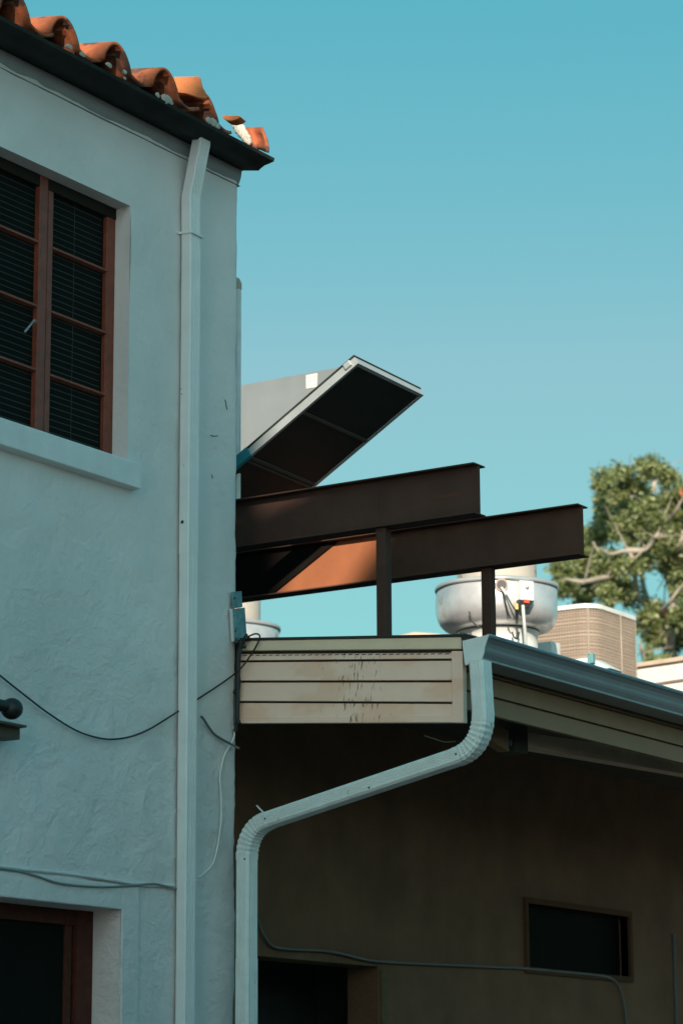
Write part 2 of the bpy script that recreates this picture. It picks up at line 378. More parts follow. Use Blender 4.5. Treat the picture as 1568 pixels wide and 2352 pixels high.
# ---- eave
SY=.03
P=lambda x,y:(at(x,y,'y',SY).x, at(x,y,'y',SY).z)
mo=[(-.3,EAVE_Z-.01),(.013,P(544,433)[1]),P(551,430),P(556,418),P(558,411),P(560,398)]
zt_=P(560,392)[1]
m=MB(); m.prism(mo+[(mo[-1][0],zt_-.002),(-.3,zt_-.002)],'y',YMIN,.012); m.build('moulding',mat('shaded_moulding',(.27,.295,.305),.85,var=.08,vscale=4,bump=.4,bscale=50),house,bevel=.006)  # grey darkened to carry the shade under the overhang
fa=[(-.3,zt_),P(560,392),P(594,392),P(599,387),P(608,380),P(616,377),P(629,371),P(631,363)]
tipx,tipz=P(631,363)
fa+= [(tipx-.03,tipz+.006),(-.3,tipz+.05)]
m=MB(); m.prism(fa,'y',YMIN,SY); fo=m.build('fascia',DARKF,house,bevel=.002)
m=MB(); m.prism([(-.25,tipz-.01),(tipx-.06,tipz-.015),(tipx-.06,tipz+.012),(XMIN-.2,tipz+.012+.19*(tipx-XMIN)),(XMIN-.2,tipz-.1)],'y',YMIN,SY-.02)
m.build('roof_deck',DARKF,house)
# ---- tiles
XE=tipx-.012
A=at(268.4,101,'x',XE); C_=at(479.4,209,'x',XE)
PER=(C_.y-A.y)/2; PK=(A.z+C_.z)/2; TR=at(325.7,183,'x',XE)
AMP=max(.06,PK-TR.z); SL=.19
print('TILE per',PER,'pk',PK,A.z,C_.z,'trough',TR.z, 'tip',tipx,tipz,'XE',XE,'eave',EAVE_Z)
def curve(t):
    """t in 0..1 across one tile, starting at barrel's left foot"""
    if t<.60:
        a=t/.60; return math.sin(math.pi*a)**.62
    a=(t-.60)/.40; return -.16*math.sin(math.pi*a)
def tile(mb,yc,x0,z0,L,seed,t0=0.,t1=1.06,th=.016,amp=None,sl=SL,tap=.97):
    rnd=random.Random(seed); amp=amp or AMP; N=22; pts=[]
    for i in range(N+1):
        t=t0+(t1-t0)*i/N; pts.append((yc+(t-.30)*PER, amp*curve(t if t<=1 else 1-1e-6)+(0 if t<=1 else (t-1)*amp*2)))
    up=[];
    nrm=[]
    for i in range(N+1):
        a=pts[max(0,i-1)];b=pts[min(N,i+1)]; d=Vector((b[0]-a[0],b[1]-a[1])).normalized(); nrm.append(Vector((d.y,-d.x)))
    vs=[]
    jz=rnd.uniform(-.006,.006); jx=rnd.uniform(-.02,.012)
    for k,(xx) in enumerate((0,-L)):
        for i in range(N+1):
            y,z=pts[i]; vs.append((x0+jx+xx, y, z0+jz+z-xx*sl))
        for i in range(N+1):
            y,z=pts[i]; vs.append((x0+jx+xx, y+nrm[i].x*th, z0+jz+z+nrm[i].y*th-xx*sl))
    M_=N+1; fs=[]
    for i in range(N):
        fs.append((i,i+1,2*M_+i+1,2*M_+i)); fs.append((M_+i,3*M_+i,3*M_+i+1,M_+i+1))
        fs.append((i,M_+i,M_+i+1,i+1)); fs.append((2*M_+i,2*M_+i+1,3*M_+i+1,3*M_+i))
    for i in (0,N): fs.append((i,2*M_+i,3*M_+i,M_+i))
    mb.add(vs,fs,True)
tm=MB(); z0=PK-AMP
k0=-int((A.y-YMIN)/PER)
for k in range(k0,3):
    yc=A.y+PER*k
    for row in range(12):
        if row==0 and k==2: tile(tm,yc,XE-.01,z0,.40,k*31+row,.16,.92); continue
        if yc+PER*.7>SY+.25 and row>=0 and k>2: continue
        tile(tm,yc,XE-row*.36,z0+row*(.36*SL)+(.018 if row else 0),.42,k*31+row+5,.0,1.04 if k<2 else .95)
    # lap lip of the neighbouring pan inside the arch
    if k<3:
        tile(tm,yc+.012,XE-.022,z0-.020,.16,k+900,.36,.60,th=.022,amp=AMP*.92)
roof=tm.build('tile_roof',TILE,house)
sol=None
# broken / displaced pieces
def shard(pts,off,name,m_,bev=.003):
    mb=MB(); n=len(pts); q=[Vector(p) for p in pts]; o=Vector(off)
    mb.add(q+[p+o for p in q],[tuple(range(n)),tuple(range(2*n-1,n-1,-1))]+[(i,(i+1)%n,n+(i+1)%n,n+i) for i in range(n)])
    return mb.build(name,m_,house,bevel=bev)
def z3(x,y): return ((300+x/3.136)/1.2245,(100+y/3.136)/1.2245)
pp=[at(*z3(x,y),'y',A.y+PER*1.62+dy) for x,y,dy in ((590,362,0),(815,358,0),(835,440,.0),(862,490,0),(897,540,0),(870,556,0),(800,545,0),(740,522,0),(690,508,0),(610,500,0))]
o=shard(pp,(0,.016,-.006),'broken_tile',TILE2); tag(o,'bright flat broken tile near the roof corner')
pp=[at(*z3(x,y),'y',A.y+PER*2.6) for x,y in ((1010,698),(1100,703),(1170,706),(1182,716),(1150,738),(1100,752),(1060,748),(1030,730))]
o=shard(pp,(0,.05,-.01),'broken_tile',TILE2)
# corner barrel tile seen from its hollow side
mb=MB(); pts=[(1215,806),(1352,812),(1380,870),(1403,930),(1412,985),(1408,1030),(1340,1008),(1270,958),(1236,850)]
q=[at(*z3(x,y),'y',-.01) for x,y in pts]
# curved shell: left-to-right bulges away
vs=[];N=10
top=[at(*z3(1215+(1352-1215)*i/N,806+6*i/N),'y',-.06+.07*math.sin(math.pi*i/N*.9)) for i in range(N+1)]
e1=[(1352,812),(1380,870),(1403,930),(1412,985),(1408,1032)]; e0=[(1215,806),(1232,850),(1255,900),(1268,950),(1300,985)]
vs=[]
for j in range(5):
    for i in range(N+1):
        a=i/N; x=e0[j][0]*(1-a)+e1[j][0]*a; y=e0[j][1]*(1-a)+e1[j][1]*a
        vs.append(at(*z3(x,y),'y',.0+.06*math.sin(math.pi*(.12+.88*a))-(.05*a if j>2 else 0)))
W_=N+1
mb.add(vs,[(j*W_+i,j*W_+i+1,(j+1)*W_+i+1,(j+1)*W_+i) for j in range(4) for i in range(N)],True)
o=mb.build('corner_tile',TILE,house); sm=o.modifiers.new('t','SOLIDIFY'); sm.thickness=.014; sm.offset=1
# mortar
def lump(mb,c,r,sq):
    bm=bmesh.new(); bmesh.ops.create_icosphere(bm,subdivisions=3,radius=1); vs=[]
    for v in bm.verts:
        k=1+.32*noise.noise(v.co*1.4+Vector(c)*9)+.10*noise.noise(v.co*4+Vector(c)*5); vs.append((c[0]+v.co.x*r*sq[0]*k,c[1]+v.co.y*r*sq[1]*k,c[2]+v.co.z*r*sq[2]*k))
    mb.add(vs,[[v.index for v in f.verts] for f in bm.faces],True); bm.free()
groups=[[(162,322,.010),(161,378,.007)],[(450,524,.011)],[(515,560,.019),(548,566,.018),(570,592,.010)],[(900,750,.017),(938,768,.021),(972,795,.017)]]
for g_ in groups:
    mb=MB()
    for x,y,r in g_: lump(mb,at(*z3(x,y),'x',XE+.004),r*1.2,(.5,1.3,.9))
    mb.build('mortar',MORTAR,house)
mb=MB()
for x,y,r in ((1135,785,.020),(1165,820,.027),(1195,850,.030),(1220,885,.027),(1240,915,.026),(1255,940,.018)): lump(mb,at(*z3(x,y),'y',.0),r*1.05,(.9,.7,1.15))
mb.build('mortar',MORTAR,house)
for (x,y) in ((-210,170),(-330,100),(20,262)):
    mb=MB(); lump(mb,at(*z3(x,y),'x',XE+.004),.015,(.5,1.6,.8)); mb.build('mortar',MORTAR,house)
# ------------------------------------------------------------------ left downpipe
PY=at(437,1000,'x',.045).y
print('pipe Y',PY)
d=thing('downpipe',(0.05,PY,0),'straight pale grey ribbed downpipe strapped to the stucco wall beside the house corner','drain pipe')
m=MB(); pr=rrect(.086,.058,.006,('-b','+b'))
xw=.042
top=at(462,338,'y',PY); mid=at(439,452,'y',PY)
path=[(top.x,PY,top.z+.06),(top.x,PY,top.z),(mid.x,PY,mid.z),(mid.x-.002,PY,mid.z-.1)]
m.sweep([(top.x,PY,top.z+.05),(top.x,PY,top.z+.02),(mid.x,PY,mid.z)],pr,(0,1,0))
m.build('elbow',PIPE,d)
m=MB(); zj=at(437,1275,'y',PY).z
m.sweep([(mid.x,PY,mid.z+.004),(mid.x-.001,PY,mid.z-.03),(xw,PY,mid.z-.3),(xw,PY,zj)],[(a*1.03,b*1.03) for a,b in pr],(0,1,0)); m.build('upper_section',PIPE,d)
m=MB(); m.sweep([(xw,PY,zj+.02),(xw,PY,.05)],[(a*.98,b*.98) for a,b in pr],(0,1,0)); m.build('lower_section',PIPE,d)
m=MB(); zb_=at(437,541,'y',PY).z; hw_=.048
m.sweep([(.004,PY-hw_-.028,zb_+.006),(.006,PY-hw_-.004,zb_+.003),(xw+.034,PY-hw_,zb_),(xw+.036,PY-hw_+.006,zb_),(xw+.036,PY+hw_-.004,zb_-.002),(xw+.034,PY+hw_,zb_-.002),(.006,PY+hw_+.002,zb_)],[(-.006,-.002),(.006,-.002),(.006,.002),(-.006,.002)],(0,0,1))
m.build('strap',PIPE,d)
for (x,y,rr_) in ((419,1199,.009),(416,893,.003),(417,905,.003)):
    p=at(x,y,'y',PY-.045); m=MB(); m.ball((p.x,PY-.046,p.z),rr_,2,(1,.3,1),0); m.build('rivet',BLACK,d)
# ------------------------------------------------------------------ wires on the wall
def wire(name,pts,r,m_,label,plane=('x',.02),n=8):
    q=[at(p[0],p[1],p[2] if len(p)>2 else plane[0],p[3] if len(p)>2 else plane[1]) for p in pts]
    m=MB(); m.tube(spline(q,n),r,8); return tag(m.build(name,m_),label,'cable')
wire('cable',((-40,1520),(0,1551),(50,1591),(110,1637),(170,1675),(215,1692),(255,1698),(300,1692),(345,1674),(403,1638),(430,1621),(460,1602),(500,1576),(535,1551),(548,1540,'y',-.06),(560,1527,'y',-.05),(575,1506,'y',-.04),(588,1485,'y',-.04),(596,1467,'y',-.04),(595,1458,'y',-.04),(585,1456,'y',-.04),(568,1463,'y',-.04)),.0042,BLACK,'long black cable sagging across the grey wall and looping over the siding edge')
wire('cable',((462,1646,'x',.03),(468,1652,'x',.03),(478,1668),(492,1686),(510,1698),(530,1709,'x',.03),(549,1719,'x',.05)),.006,mat('grey_cable',(.13,.14,.13),.6),'short stiff grey cable stub poking out behind the downpipe at the house corner',('x',.02))
wire('cable',((537,1668,'x',.02),(538,1690,'x',.02),(530,1710),(517,1732),(508,1762),(505,1790),(508,1830),(508,1880),(502,1930),(496,1962),(488,1985),(472,2003),(455,2016)),.0042,mat('white_wire',(.85,.85,.82),.5),'thin white cable hanging in a loose curve down the wall right of the downpipe',('x',.012))
wire('cable',((-40,1988),(0,1994),(50,2002),(85,2012),(130,2027),(180,2034),(240,2037),(300,2034),(350,2030),(375,2034),(405,2042)),.005,mat('painted_cable',(.22,.25,.25),.6),'grey painted cable running along the wall just above the lower door opening',('x',.018))
# ------------------------------------------------------------------ wall lamp and hood at left edge
lp=at(28,1628,'x',.10)
t=thing('flood_lamp',(0,lp.y,lp.z),'round black flood lamp on the grey wall at the left edge of the photo','lamp')
m=MB(); m.ball(lp,.047,3,(1,1.05,1)); m.build('lamp_head',BLACK,t)
m=MB(); m.tube([lp+Vector((-.0,-.04,.005)),lp+Vector((-.02,-.13,.01)),lp+Vector((-.06,-.25,.02))],.026,12); m.tube([lp+Vector((-.06,-.25,.02)),Vector((0,lp.y-.30,lp.z+.02))],.02,10); m.build('arm',BLACK,t)
t2=at(60,1668,'x',.10); q0=at(-60,1657,'x',.10)
t=thing('wooden_shelf',(0,t2.y-.2,t2.z-.1),'small brown wooden shelf box under the flood lamp at the left edge','shelf')
m=MB(); zt2=at(30,1665,'x',.10).z
e=at(62,1668,'x',.14); 
m.prism([(0.002,zt2-.012),(.14,e.z-.006),(.14,e.z+.004),(0.002,zt2+.004)],'y',e.y-.6,e.y); m.build('top_board',WOOD,t)
b0=at(46,1699,'x',.10)
m=MB(); m.box((.01,b0.y-.5,b0.z),(.10,b0.y,zt2-.006)); m.build('box',WOOD,t)
# ------------------------------------------------------------------ annex (right building)
annex = thing('siding_annex',(-.5,4,0),'low annex with tan lap-siding roof edge and dark ochre wall under its eave','building')
XF=at(1066,1560,'y',0).x                        # outer edge of the roof end
def yline(l,r): return (at(547.5,l,'y',0),at(1061,r,'y',0))
L=[(1470.4,1461.5),(1497.8,1494.0),(1516.8,1512.4),(1563.3,1562.3),(1609.9,1612),(1662,1659.8)]
Lz=[(yline(*p)) for p in L]
def zl_(i,x):
    a,b=Lz[i]; return a.z+(b.z-a.z)*(x-a.x)/(b.x-a.x)
print('XF',XF,[ (round(a.z,3),round(b.z,3)) for a,b in Lz], 'x0',Lz[0][0].x)
# tan siding material with vertical drip stains
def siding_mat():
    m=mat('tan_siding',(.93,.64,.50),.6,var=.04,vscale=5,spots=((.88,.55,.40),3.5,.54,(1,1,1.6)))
    n=m.node_tree; b=n.nodes['Principled BSDF']; src=b.inputs['Base Color'].links[0].from_socket
    tc=n.nodes.new('ShaderNodeTexCoord'); sp=n.nodes.new('ShaderNodeSeparateXYZ'); n.links.new(tc.outputs['Object'],sp.inputs[0])
    mp=n.nodes.new('ShaderNodeMapping'); mp.inputs['Scale'].default_value=(105,1,15); n.links.new(tc.outputs['Object'],mp.inputs[0])
    nz=n.nodes.new('ShaderNodeTexNoise'); nz.inputs['Scale'].default_value=1; nz.inputs['Detail'].default_value=3; n.links.new(mp.outputs[0],nz.inputs[0])
    # window around the stained stretch
    def mth(op,a,b_=None,c=None):
        x=n.nodes.new('ShaderNodeMath'); x.operation=op
        for i,v in enumerate((a,b_,c)):
            if v is None: continue
            if isinstance(v,(int,float)): x.inputs[i].default_value=v
            else: n.links.new(v,x.inputs[i])
        return x.outputs[0]
    cxs=at(820,1560,'y',0).x-annex.location.x
    dx=mth('ABSOLUTE',mth('SUBTRACT',sp.outputs[0],cxs))
    win_=mth('SUBTRACT',.075,mth('MULTIPLY',dx,.62))      # threshold offset
    v=mth('ADD',nz.outputs[0],win_)
    sm_=mth('MULTIPLY',mth('SUBTRACT',v,.625),18.0); sm2=n.nodes.new('ShaderNodeClamp'); n.links.new(sm_,sm2.inputs[0]); k=mth('MULTIPLY',sm2.outputs[0],.9)
    zc_=mth('LESS_THAN',sp.outputs[1],-3.9)           # only the end face
    k=mth('MULTIPLY',k,zc_)
    mx=n.nodes.new('ShaderNodeMix'); mx.data_type='RGBA'; mx.inputs[7].default_value=(.20,.12,.075,1)
    n.links.new(k,mx.inputs[0]); n.links.new(src,mx.inputs[6]); n.links.new(mx.outputs[2],b.inputs['Base Color'])
    return m
SIDE=siding_mat()
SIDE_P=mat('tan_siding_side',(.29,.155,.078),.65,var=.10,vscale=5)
xl=at(547,1560,'y',0).x; xt=at(1039,1560,'y',0).x
m=MB(); gp=.0095
for i in range(1,5):
    t0,t1=(xl,xt)
    def zz(i,x): return zl_(i,x)
    za0,za1=zz(i,t0)-gp,zz(i,t1)-gp; zb0,zb1=zz(i+1,t0),zz(i+1,t1)
    if i==4: zb0-=.0; xr=xt
    vs=[(t0,.004,za0),(t1,.004,za1),(t1,-.010,zb1),(t0,-.010,zb0),(t0,.016,za0),(t1,.016,za1),(t1,.016,zb1),(t0,.016,zb0)]
    m.add(vs,[(0,1,2,3),(4,5,6,7),(0,1,5,4),(1,2,6,5),(2,3,7,6),(3,0,4,7)])
siding=m.build('end_siding',SIDE,annex,bevel=.0015)
m=MB() # weep slots
x=xl+.03; zs0=lambda x:(zl_(1,x)+zl_(2,x))/2+.004
while x<xt-.02:
    m.hexa([(x,.0005,zs0(x)),(x+.022,.0005,zs0(x)),(x+.022,.0004,zs0(x)-.003),(x,.0004,zs0(x)-.003)],(0,-.004,0)); x+=.038
m.build('weep_slots',DARKROOM,siding)
m=MB()  # corner trim, top cap band
def quadslab(x0,x1,i0,i1,y,t,dz0=0,dz1=0):
    m.hexa([(x0,y,zl_(i0,x0)+dz0),(x1,y,zl_(i0,x1)+dz0),(x1,y,zl_(i1,x1)+dz1),(x0,y,zl_(i1,x0)+dz1)],(0,t,0))
quadslab(xt+.002,XF,1,5,-.014,.035,-.004,-.002)
m.build('corner_trim',SIDE,annex,bevel=.003)
m=MB(); quadslab(xl+.02,XF-.004,0,1,-.016,.05,-.006,.006); m.build('cap_band',mat('cap_cream',(.80,.62,.44),.6,var=.06,vscale=6),annex,bevel=.002)
m=MB(); quadslab(xl-.01,XF-.02,5,5,-.013,.04,.032,0.0); m.build('bottom_trim',SIDE,annex,bevel=.002)
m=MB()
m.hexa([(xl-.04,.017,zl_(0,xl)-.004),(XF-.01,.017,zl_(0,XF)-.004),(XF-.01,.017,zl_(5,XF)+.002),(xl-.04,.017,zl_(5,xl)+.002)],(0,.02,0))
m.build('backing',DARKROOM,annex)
# roof felt edge (black line on top)
YR=9.0; XL=-4.6; slope=(zl_(0,xl)-zl_(0,XF))/(XF-xl)
ztop=lambda x: zl_(0,XF)+slope*(XF-x); zbot=lambda x: zl_(5,XF)+.27+slope*(XF-x)
print('slope',slope)
m=MB(); m.prism([(XF+.02,ztop(XF)-.006),(XF+.02,ztop(XF)+.006),(XL,ztop(XL)+.006),(XL,ztop(XL)-.006)],'y',-.022,YR); 
m.build('roof_felt',mat('felt',(.03,.03,.028),.9),annex)
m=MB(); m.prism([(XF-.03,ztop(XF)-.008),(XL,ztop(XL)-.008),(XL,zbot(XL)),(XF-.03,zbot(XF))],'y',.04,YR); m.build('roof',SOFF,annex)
# eave-side siding, below the gutter
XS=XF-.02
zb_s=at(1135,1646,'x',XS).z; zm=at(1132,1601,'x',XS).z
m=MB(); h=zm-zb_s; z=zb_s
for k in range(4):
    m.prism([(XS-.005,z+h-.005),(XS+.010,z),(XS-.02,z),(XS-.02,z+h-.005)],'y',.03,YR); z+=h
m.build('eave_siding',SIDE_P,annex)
# wall under eave, with door and window openings
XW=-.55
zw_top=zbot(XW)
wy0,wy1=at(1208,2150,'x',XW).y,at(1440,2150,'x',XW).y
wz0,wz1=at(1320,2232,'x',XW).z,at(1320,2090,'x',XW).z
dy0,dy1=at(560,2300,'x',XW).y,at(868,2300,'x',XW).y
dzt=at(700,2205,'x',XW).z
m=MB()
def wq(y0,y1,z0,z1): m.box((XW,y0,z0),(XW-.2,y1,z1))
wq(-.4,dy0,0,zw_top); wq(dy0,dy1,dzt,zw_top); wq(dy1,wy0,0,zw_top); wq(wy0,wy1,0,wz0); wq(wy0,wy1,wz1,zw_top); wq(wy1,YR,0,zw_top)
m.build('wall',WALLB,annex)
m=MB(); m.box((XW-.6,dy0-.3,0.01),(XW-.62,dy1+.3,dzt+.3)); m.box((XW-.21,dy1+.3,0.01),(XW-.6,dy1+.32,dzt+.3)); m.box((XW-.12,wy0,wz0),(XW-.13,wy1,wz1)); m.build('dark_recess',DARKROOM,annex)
m=MB(); e_=.035
m.box((XW+.02,wy0-e_,wz1),(XW-.05,wy1+e_,wz1+e_)); m.box((XW+.02,wy0-e_,wz0-e_),(XW-.05,wy1+e_,wz0)); m.box((XW+.02,wy0-e_,wz0),(XW-.05,wy0,wz1)); m.box((XW+.02,wy1,wz0),(XW-.05,wy1+e_,wz1))
aw=m.build('window',mat('dark_trim',(.12,.068,.038),.85,spec=.05),annex); tag(aw,'dark square window under the eave')
m=MB(); m.box((XW-.06,wy0,wz0),(XW-.065,wy1,wz1)); m.build('pane',GLASS,aw)
m=MB(); yy=dy1+.02; m.box((XW+.012,yy,0),(XW+.0,yy+.05,dzt-.02)); m.build('door_casing',mat('ochre_casing',(.15,.10,.045),.8,var=.3,vscale=30),annex)
# inner tan beam under the eave with its post
XB=1.0
def yb(px,py): return at(px,py,'x',XB)
m=MB()
za=yb(1212,1690).z; 
q=[yb(1212,1716),yb(1700,1800),yb(1700,1757),yb(1212,1683)]
m.hexa(q,(-.09,0,0)); m.build('inner_beam',mat('tan_beam',(.85,.57,.40),.7,var=.12,vscale=4),annex)
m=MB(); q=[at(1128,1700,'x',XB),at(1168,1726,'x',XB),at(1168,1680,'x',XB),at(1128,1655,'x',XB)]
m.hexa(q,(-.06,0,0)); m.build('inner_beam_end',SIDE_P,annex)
m=MB(); a=at(1189,1700,'x',XB); m.box((XB-.0,at(1184,1700,'x',XB).y,a.z-.06),(XB-.1,at(1211,1700,'x',XB).y,a.z+.2)); m.build('hanger',SOFF,annex)
m=MB(); a=at(1178,1707,'x',XB-.03); m.ball(a,.026,3,(.5,1.3,1.2)); tag(m.build('pale_blue_lump',mat('pale_blue',(.20,.33,.40),.5)),'small pale blue fitting under the annex eave behind the elbow of the drain','fitting')  # rounded pale blue lump for the blue glimpse under the eave
# conduit in the dark
m=MB(); p=at(1545,2145,'x',XW+.05); m.tube([p,(p.x,p.y,.02)],.014,8); tag(m.build('conduit',mat('dim_conduit',(.10,.11,.10),.5)),'thin vertical conduit on the dark ochre wall at the lower right edge','conduit')
wire('cable',((592,2110),(598,2132),(608,2152),(625,2172),(650,2179),(700,2182),(745,2184),(790,2192),(850,2206),(930,2212),(1020,2216),(1130,2221),(1200,2224),(1290,2232),(1370,2240),(1400,2246),(1418,2262),(1428,2290),(1434,2320),(1440,2380)),.0075,mat('dim_cable',(.15,.17,.155),.55),'grey cable strung along the dark ochre wall above its doorway',('x',XW+.02))
wire('cable',((975,1690,'x',.85),(1000,1698,'x',.85),(1020,1704,'x',.85),(1045,1703,'x',.85)),.0025,WHITEC,'short pale wire hanging under the annex soffit beside the drain elbow')
m=MB(); q=[at(1056,1462,'y',-.03),at(1082,1461,'y',-.03),at(1074,1474,'y',-.03),at(1064,1472,'y',-.03)]
m.hexa(q,(0,.25,0)); m.build('felt_flap',mat('felt_dark',(.03,.03,.028),.9),annex)
CRK=mat('crack_dark',(.10,.12,.12),.9)
for pts in (((517,918),(519,926),(520,934),(522,941)),((484,1000),(492,1002),(500,1001)),((486,1090),(489,1098))):
    m=MB(); m.tube([at(x,y,'x',.004) for x,y in pts],.0022,5); m.build('plaster_nick',CRK,house)
# ------------------------------------------------------------------ gutter
gp_=[(1062,1472.5),(1123.6,1457.5),(1120,1466),(1113.7,1485.8),(1112,1499),(1107,1514),(1068.7,1529)]
G=[(at(x,y,'y',-.03).x,at(x,y,'y',-.03).z) for x,y in gp_]
gt=thing('gutter',(XF+.07,3,G[-1][1]),'grey-blue ogee gutter running away along the annex eave','gutter')
m=MB(); outer=[G[1],G[2],G[3],G[4],G[5],(G[6][0]+.002,G[6][1]),(G[0][0]+.002,G[0][1])]
# round the ogee a bit
og=[G[1],(G[1][0]+.002,G[1][1]-.012)]+[G[2],((G[2][0]+G[3][0])/2-.003,(G[2][1]+G[3][1])/2),G[3],((G[3][0]+G[4][0])/2+.001,(G[3][1]+G[4][1])/2),G[4],G[5],(G[5][0]-.004,G[5][1]-.006),(G[6][0]+.002,G[6][1]),(G[0][0]+.002,G[0][1]-.01)]
inner=[(x-.004,z+.004) for x,z in og]
inner[-1]=(og[-1][0]+.003,og[-1][1]); inner[-2]=(og[-2][0]+.003,og[-2][1]+.004)
m.prism(og+inner[::-1],'y',-.028,YR); m.build('trough',GUT,gt)
m=MB(); m.prism([(G[1][0]-.014,G[1][1]-.002),(G[1][0]-.014,G[1][1]+.004),(G[1][0]+.003,G[1][1]+.003),(G[1][0]+.004,G[1][1]-.005)],'y',-.03,YR); m.build('rim',mat('rim_blue',(.26,.40,.44),.4,var=.2,vscale=20),gt)
m=MB(); m.prism([(G[5][0]+.001,G[5][1]+.008),(G[5][0]+.005,G[5][1]+.004),(G[5][0]+.005,G[5][1]-.004),(G[5][0]-.004,G[5][1]-.005),(G[5][0]-.006,G[5][1]+.006)],'y',-.03,YR); m.build('lower_lip',mat('lip_paint',(.27,.29,.28),.4,var=.15,vscale=20),gt)
m=MB(); m.prism([G[0],G[1],G[2],G[3],G[4],G[5],G[6]],'y',-.036,-.0295); m.build('end_cap',PIPE2,gt,bevel=.002)
# ------------------------------------------------------------------ drain pipe from gutter
PYR=-.085
dp=thing('gutter_drain',(.6,PYR,0),'pale green-white crimped drain pipe zigzagging from the gutter end to the house corner','drain pipe')
c0=at(1102,1520,'y',PYR); c1=at(1109,1640,'y',PYR); c2=at(1052,1738,'y',PYR); c3=at(612,1886,'y',PYR); c4=at(567,1975,'y',PYR)
bx_=at(1109,1660,'y',PYR).x
pr=rrect(.096,.076,.012,('-a','+a','-b','+b'),.003)
m=MB(); m.sweep([(c0.x,PYR,c0.z),(c1.x,PYR,c1.z)],pr,(0,1,0)); m.build('outlet_pipe',PIPE2,dp)
def arc(p0,pc,p1,n):
    p0,pc,p1=map(Vector,(p0,pc,p1)); return [(1-t)**2*p0+2*t*(1-t)*pc+t*t*p1 for t in [i/n for i in range(n+1)]]
dd=(c3-c2); dd.normalize()
cc=c1.copy(); 
# corner of elbow = intersection of vertical through c1 and the diagonal line
tt=(c1.x-c2.x)/dd.x; corner=Vector((c1.x,PYR,(c2+dd*tt).z))
el=arc((c1.x,PYR,c1.z+.012),corner,c2+dd*.01,44)
crimp=[1.02+(.035 if 6<i<40 and i%4<2 else (-.025 if 6<i<40 else 0)) for i in range(45)]
m=MB(); m.sweep(el,pr,(0,1,0),crimp); m.build('elbow',PIPE2,dp)
m=MB(); m.sweep([c2-dd*.02,c3+dd*.01],[(a*.97,b*.97) for a,b in pr],(0,1,0)); m.build('diagonal_pipe',PIPE2,dp)
corner2=Vector((c4.x,PYR,(c3+dd*((c4.x-c3.x)/dd.x)).z))
el=arc(c3-dd*.02,corner2,(c4.x,PYR,c4.z-.0),40)
crimp=[1.02+(.03 if 8<i<38 and i%4<2 else (-.03 if 8<i<38 else 0)) for i in range(41)]
m=MB(); m.sweep(el,pr,(0,1,0),crimp); m.build('elbow',PIPE2,dp)
zj=at(567,2204,'y',PYR).z
m=MB(); m.sweep([(c4.x,PYR,c4.z+.01),(c4.x,PYR,zj)],[(a*.98,b*.98) for a,b in pr],(0,1,0)); m.build('lower_pipe',PIPE2,dp)
m=MB(); m.sweep([(c4.x,PYR,zj+.004),(c4.x,PYR,.05)],[(a*1.02,b*1.02) for a,b in pr],(0,1,0)); m.build('lower_pipe',PIPE2,dp)
for (px,py) in ((1056,1733),(1135-90,1745),(609,1880),(618,1893),(559,1970),(592,1972),(1118,1626),(855,1806),(590,2208)):
    q=at(px,py,'y',PYR-.05); 
SCR=mat('green_screw',(.05,.10,.09),.5)
for (px,py) in ((1046,1732),(608,1880),(562,1973),(847,1809)):
    m=MB(); m.ball(at(px,py,'y',PYR-.048),.0055,2,(1,.6,1)); m.build('screw',SCR,dp)
m=MB(); q=[at(590,1850,'y',PYR-.03),at(596,1857,'y',PYR-.04),at(604,1866,'y',PYR-.045),at(607,1881,'y',PYR-.05)]
m.sweep(spline(q,5),[(-.006,-.002),(.006,-.002),(.006,.002),(-.006,.002)],(0,1,0)); m.build('loose_strap',PIPE2,dp)
# ------------------------------------------------------------------ corner bracket and cable bundle
bk=thing('metal_bracket',(0,-.05,at(545,1475,'x',.02).z),'small teal painted metal channel screwed to the house corner above the siding','bracket')
m=MB()
def plateq(pts,x,t,mm): mm.hexa([at(a,b,'x',x) for a,b in pts],(t,0,0))
m=MB(); plateq(((530,1360),(551,1358),(553,1395),(533,1398)),.015,.012,m); plateq(((533,1399),(556,1396),(561,1468),(537,1472)),.020,.018,m); m.build('channel',TEAL,bk,bevel=.003)
m=MB(); 
for a,b in ((539,1374),(541,1449)): m=MB(); m.ball(at(a,b,'x',.04),.006,2,(.6,1,1)); m.build('bolt',BLACK,bk)
m=MB(); plateq(((527,1399),(531,1399),(536,1474),(531,1474)),.012,.012,m); m.build('side_plate',TRIMP,bk)
m=MB()
b1=[at(x,y,'y',-.045) for x,y in ((566,1462),(556,1478),(549,1500),(547,1540),(546,1600),(545,1650),(541,1680))]
m.tube(spline(b1,6),.011,8)
b2=[at(x,y,'y',-.04) for x,y in ((545,1474),(552,1490),(545,1520),(550,1570),(543,1620),(548,1650))]
m.tube(spline(b2,6),.007,8)
b3=[at(x,y,'y',-.05) for x,y in ((572,1462),(562,1468),(552,1480),(553,1500),(549,1520))]
m.tube(spline(b3,6),.005,8)
for x,y,r in ((566,1464,.014),(560,1484,.010),(548,1658,.012),(541,1590,.012),(543,1475,.012)): m.ball(at(x,y,'y',-.05),r,2,(1,.8,1.2),.8)
tag(m.build('cable_bundle',BLACK),'black taped cable bundle running down between house corner and tan siding','cable')
m=MB(); pts=[at(x,y,'y',-.012) for x,y in ((538,1560),(536,1600),(537,1640),(535,1680))]
m.tube(spline(pts,5),.010,6); tag(m.build('cable',mat('slate_cable',(.10,.13,.14),.7)),'slate grey cable beside the black bundle at the house corner','cable')
# ------------------------------------------------------------------ steel beams
Y1=.35
b1r=at(1101,1125,'y',Y1); XE1=b1r.x
bt=at(1101,1066,'y',Y1).z; bb=at(1101,1183,'y',Y1).z
